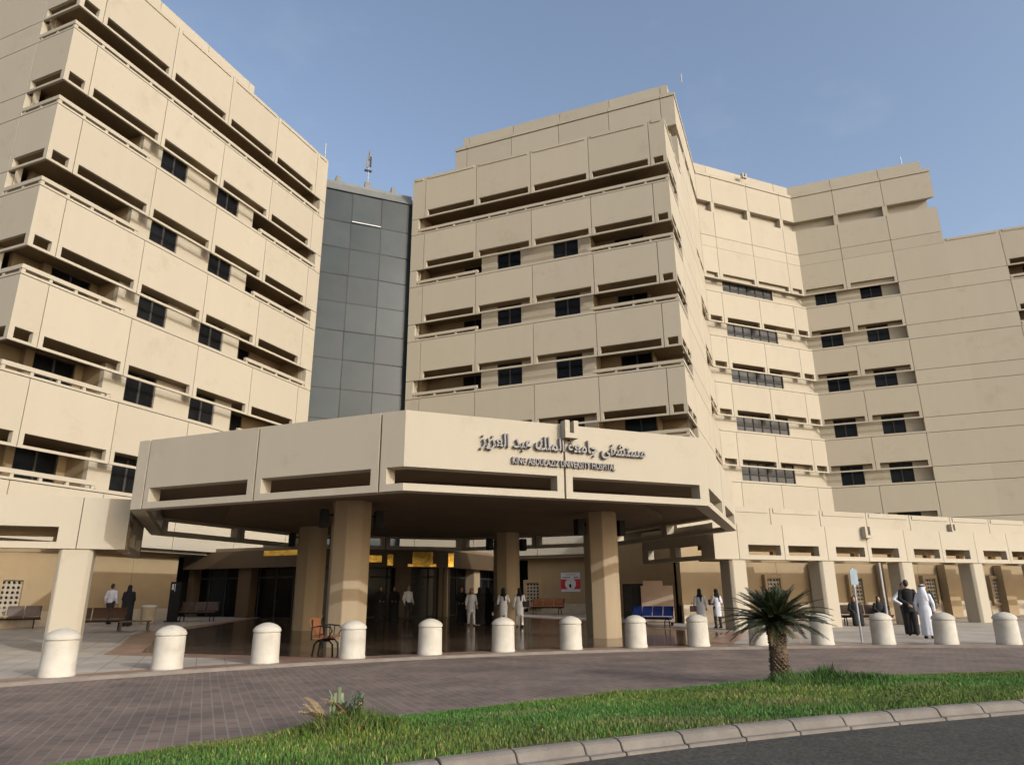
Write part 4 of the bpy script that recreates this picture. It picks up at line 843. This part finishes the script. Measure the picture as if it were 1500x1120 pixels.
person('man in long white robe and head cloth with black cord beside the man in black', fz(20.88, 16.2), 70, 1.60, 'thobe', 0.0, lean=0.10, armR=[(0.27, 0.02, 1.14), (0.24, 0.16, 0.90)])
person('man in white shirt with hand on hip, half hidden behind the man in black', fz(22.55, 18.2), 200, 1.70, 'shirt', 0.0, armL=akL, armR=akR)
person('person in dark clothes half hidden behind the man in the white robe', fz(23.0, 17.75), 235, 1.66, 'suit', 0.0)
person('left one of the two women in white coats at the rear canopy pier', fz(11.95, 29.3), 25, 1.60, 'coat', 0.10, armR=fwd(1), bag=((-0.30, 0.0, 1.02), 'black', 'whitecloth', 'black shoulder bag of the left woman at the rear canopy pier'))
person('right one of the two women in white coats at the rear canopy pier', fz(12.62, 29.1), 15, 1.60, 'coat', 0.14, bag=((0.30, -0.02, 1.02), 'black', 'whitecloth', 'black bag on the right woman at the rear canopy pier'))
person('woman in white tunic and trousers walking from the entrance under the canopy', fz(10.95, 30.6), 190, 1.56, 'scrub', 0.14)
person('woman in dark red scarf standing behind the one in white tunic', fz(10.95, 31.9), 210, 1.58, 'abaya', 0.0, scarf='redcloth')
person('woman in black abaya, left one of the two beside the rear pier', fz(11.45, 30.9), 20, 1.60, 'abaya', 0.0)
person('woman in black abaya, right one of the two beside the rear pier', fz(12.05, 31.5), 350, 1.58, 'abaya', 0.0)
person('man in white shirt in front of the dark entrance doors', fz(9.05, 34.3), 160, 1.64, 'shirt', 0.08)
person('dark dressed figure at the entrance doors, left of the two', fz(7.95, 35.4), 175, 1.58, 'abaya', 0.0)
person('dark dressed figure at the entrance doors, nearer to the man in white shirt', fz(8.6, 35.2), 200, 1.58, 'abaya', 0.0)
person('man in white shirt and dark trousers walking past the left benches', fz(-3.75, 36.6), 30, 1.70, 'shirt', 0.12)
person('woman in black abaya standing behind the left benches', fz(-2.95, 35.2), 20, 1.66, 'abaya', 0.0)
person('woman in black abaya seated behind the sign poles, left of the two', fz(26.75, 24.2), 215, 1.60, 'abaya', seated=True, lean=0.15)
person('woman in black abaya seated behind the sign poles, right of the two', fz(27.75, 23.75), 215, 1.60, 'abaya', seated=True, lean=0.12)

# ------------------------------------------------------------------ seats, signs and other small things
def bench(label, loc, rz, n=3, seat='wood', legm='black', arms=False, wood=True, w=0.55, cat='bench', name='bench', group=None):
    t = thing(name, label, cat, (loc[0], loc[1], floor_z(loc[1])+0.006), rz, group); L_ = n*w
    fb = MB().bar(-L_/2, L_/2, -0.03, 0.03, 0.33, 0.39)
    fb.build('beam', legm, t)
    for x in (-L_/2+0.22, L_/2-0.22):
        MB().tube([(x, -0.24, 0.0), (x, -0.22, 0.25), (x, -0.14, 0.34), (x, 0.14, 0.34), (x, 0.22, 0.25), (x, 0.26, 0.0)], 0.024, 8).build('leg', legm, t)
    for i in range(n):
        c = -L_/2+w*(i+0.5); sm = MB(); nn = 7; n0 = 0
        pr = [(-0.25, 0.43), (-0.20, 0.455), (0.0, 0.43), (0.17, 0.415), (0.23, 0.44)]
        for x in (c-w/2+0.02, c+w/2-0.02):
            for y, z in pr: sm.v.append((x, y, z))
            for y, z in pr: sm.v.append((x, y, z-0.035))
        q = len(pr)
        for j in range(q-1): sm.f += [(j, j+1, 2*q+j+1, 2*q+j), (q+j+1, q+j, 3*q+j, 3*q+j+1)]
        sm.f += [tuple(list(range(q))+list(reversed(range(q, 2*q)))), tuple(list(range(3*q, 4*q))+list(reversed(range(2*q, 3*q)))), (0, 2*q, 3*q, q), (q-1, 2*q-1, 4*q-1, 3*q-1)]
        sm.build('seat', seat, t, bevel=0.008)
        bk = MB(); pb = [(0.21, 0.47), (0.235, 0.60), (0.28, 0.76), (0.325, 0.87)]
        for x in (c-w/2+0.02, c+w/2-0.02):
            for y, z in pb: bk.v.append((x, y, z))
            for y, z in pb: bk.v.append((x, y+0.035, z))
        q = len(pb)
        for j in range(q-1): bk.f += [(j, j+1, 2*q+j+1, 2*q+j), (q+j+1, q+j, 3*q+j, 3*q+j+1)]
        bk.f += [tuple(list(range(q))+list(reversed(range(q, 2*q)))), tuple(list(range(3*q, 4*q))+list(reversed(range(2*q, 3*q)))), (0, 2*q, 3*q, q), (q-1, 2*q-1, 4*q-1, 3*q-1)]
        bk.build('backrest', seat, t, bevel=0.008)
    for x in (-L_/2+0.05, L_/2-0.05): MB().bar(x-0.02, x+0.02, 0.245, 0.27, 0.36, 0.84).build('back_post', legm, t)
    if arms:
        for x in (-L_/2, L_/2): MB().tube([(x, 0.25, 0.40), (x, 0.24, 0.66), (x, 0.05, 0.69), (x, -0.20, 0.66), (x, -0.25, 0.58), (x, -0.16, 0.40)], 0.018, 8).tube([(x, 0.05, 0.69), (x, 0.05, 0.42)], 0.012, 6).tube([(x, -0.07, 0.68), (x, -0.06, 0.42)], 0.012, 6).build('armrest', legm, t)
    return t
ac_ = bench('worn orange armchair with black armrests by the kerb bollards and front canopy pier', (2.95, 19.0), R(68), 2, 'orange', 'black', True, cat='chair', name='armchair', w=0.52)
bench('orange three seat bench under the poster on the shaded wall', (18.2, 38.0), R(-45), 3, 'orange', 'black', w=0.66)
bench('row of blue plastic chairs in front of the tall board', (17.85, 27.0), R(-60), 4, 'blue', 'black', w=0.50, cat='chairs', name='chair_row')
bench('dark brown bench at the far left edge behind the arcade', (-6.9, 34.9), R(10), 3, 'wood', 'black', w=0.6)
bench('dark brown bench seen from behind beside the left arcade column', (-3.6, 32.3), R(190), 3, 'wood', 'black', w=0.6)
bench('dark brown bench in the deep shade left of the entrance', (-0.2, 37.6), R(-20), 3, 'wood', 'black', w=0.6)
bench('brown bench with two seated women behind the sign poles', (27.3, 24.1), R(-35), 4, 'wood', 'black', w=0.55)
lt = thing('low_table', 'low brown wooden table at the feet of the woman in black', 'table', (-2.35, 31.9, floor_z(31.9)+0.006), 0.2)
MB().bar(-0.55, 0.55, -0.25, 0.25, 0.34, 0.39).build('top', 'wood', lt, bevel=0.006)
for x in (-0.48, 0.48):
    for y in (-0.19, 0.19): MB().bar(x-0.03, x+0.03, y-0.03, y+0.03, 0, 0.34).build('leg', 'wood', lt)
bn = thing('litter_bin', 'pale drum shaped litter bin against the wall by the woman in black', 'bin', (-2.2, 36.6, floor_z(36.6)+0.006))
MB().lathe([(0.27, 0), (0.29, 0.05), (0.31, 0.7)], 24).build('drum', 'plinth', bn, smooth=True); MB().lathe([(0.325, 0.7), (0.33, 0.74), (0.25, 0.78), (0.02, 0.79)], 24).build('lid', 'white', bn, smooth=True)
ns = thing('notice_stand', 'tall narrow black notice stand at the corner left of the entrance', 'stand', (-1.25, 37.6, floor_z(37.6)+0.006), R(-15))
MB().bar(-0.24, 0.24, -0.03, 0.03, 0.05, 1.78).build('panel', 'black', ns, bevel=0.01); MB().bar(-0.3, 0.3, -0.2, 0.2, 0, 0.05).build('base', 'black', ns)
MB().bar(-0.17, -0.09, -0.034, -0.03, 1.42, 1.68).bar(-0.05, -0.02, -0.034, -0.03, 1.35, 1.68).build('notice_text', 'white', ns)
bd = thing('display_board', 'tall pinkish board standing behind the blue chairs', 'board', (19.05, 28.15, 0.08), R(-40))
MB().bar(-0.72, 0.72, 0, 0.10, 0.12, 1.70).build('panel', 'board', bd, bevel=0.01); MB().bar(-0.62, 0.25, 0.12, 0.30, 1.3, 1.92).build('rear_panel', 'board', bd, bevel=0.01)
for x in (-0.6, 0.6): MB().bar(x-0.04, x+0.04, -0.2, 0.3, -0.02, 0.12).build('foot', 'black', bd)
cb_ = thing('kiosk_cabinet', 'black cabinet beside the pinkish board', 'cabinet', (18.3, 29.0, floor_z(29)+0.006), R(-40))
MB().bar(-0.45, 0.45, 0, 0.6, 0.05, 1.78).build('carcass', 'black', cb_, bevel=0.015); MB().bar(-0.40, -0.01, -0.02, -0.001, 0.1, 1.72).build('door', 'frame', cb_); MB().bar(0.01, 0.40, -0.02, -0.001, 0.1, 1.72).build('door', 'frame', cb_)
# poster on the shaded wall
pq = Vector((PC[0]+off*S2, PC[1]+off*S2)); pu = 11.35; ps = thing('poster', 'red and white poster with a round emblem on the shaded wall', 'poster', (pq.x+S2*pu-S2*0.02, pq.y-S2*pu-S2*0.02, 2.15), -math.pi/4)
MB().bar(-0.60, 0.60, -0.02, 0, -0.55, 0.55).build('board', 'white', ps); MB().bar(-0.60, 0.60, -0.026, -0.0205, -0.40, 0.18).build('red_band', 'red', ps)
dk = MB(); dk.v = [(0.34*math.cos(R(i*10)), -0.032, -0.10+0.34*math.sin(R(i*10))) for i in range(36)]+[(0.34*math.cos(R(i*10)), -0.0265, -0.10+0.34*math.sin(R(i*10))) for i in range(36)]
dk.f = [tuple(range(36))]+[(i, (i+1) % 36, 36+(i+1) % 36, 36+i) for i in range(36)]; dk.build('disc', 'white', ps)
MB().poly([(-0.10, -0.19), (-0.03, -0.34), (0.04, -0.30), (0.06, -0.16), (0.00, -0.10), (-0.08, -0.12)], 0, 0.006).build('emblem', 'black', ps, (0, -0.033, 0)).rotation_euler = (R(90), 0, 0)
MB().bar(-0.17, 0.14, -0.037, -0.0325, 0.10, 0.112).bar(0.0, 0.02, -0.037, -0.0325, -0.08, 0.09).build('emblem_lines', 'letter', ps)
MB().bar(-0.50, 0.00, -0.026, -0.0205, 0.245, 0.31).bar(0.20, 0.50, -0.026, -0.0205, 0.245, 0.31).bar(-0.3, 0.35, -0.026, -0.0205, 0.42, 0.455).build('text_line', 'letter', ps)
# sign poles
s1 = thing('sign_pole', 'blue grey sign plate on a leaning grey pole, left of the two sign poles', 'sign', (17.75, 15.95, 0), R(-5))
MB().tube([(0, 0, 0), (0, 0, 1.62)], 0.03, 10).build('pole', 'grey', s1); MB().bar(-0.14, 0.14, -0.05, -0.03, 1.60, 2.05).build('plate', 'bluegrey', s1, bevel=0.004); MB().bar(-0.03, 0.03, -0.029, 0.02, 1.55, 2.08).build('bracket', 'grey', s1)
s2 = thing('sign_pole', 'thin pole with a narrow sign seen edge on, right of the two sign poles', 'sign', (17.86, 15.05, 0), R(-52))
MB().tube([(0, 0, 0), (0, 0, 2.2)], 0.028, 10).build('pole', 'grey', s2); MB().bar(-0.012, 0.012, -0.34, -0.03, 1.25, 2.2).build('plate', 'grey', s2, bevel=0.004); MB().bar(-0.014, -0.0125, -0.30, -0.07, 1.6, 1.95).build('symbol', 'black', s2)
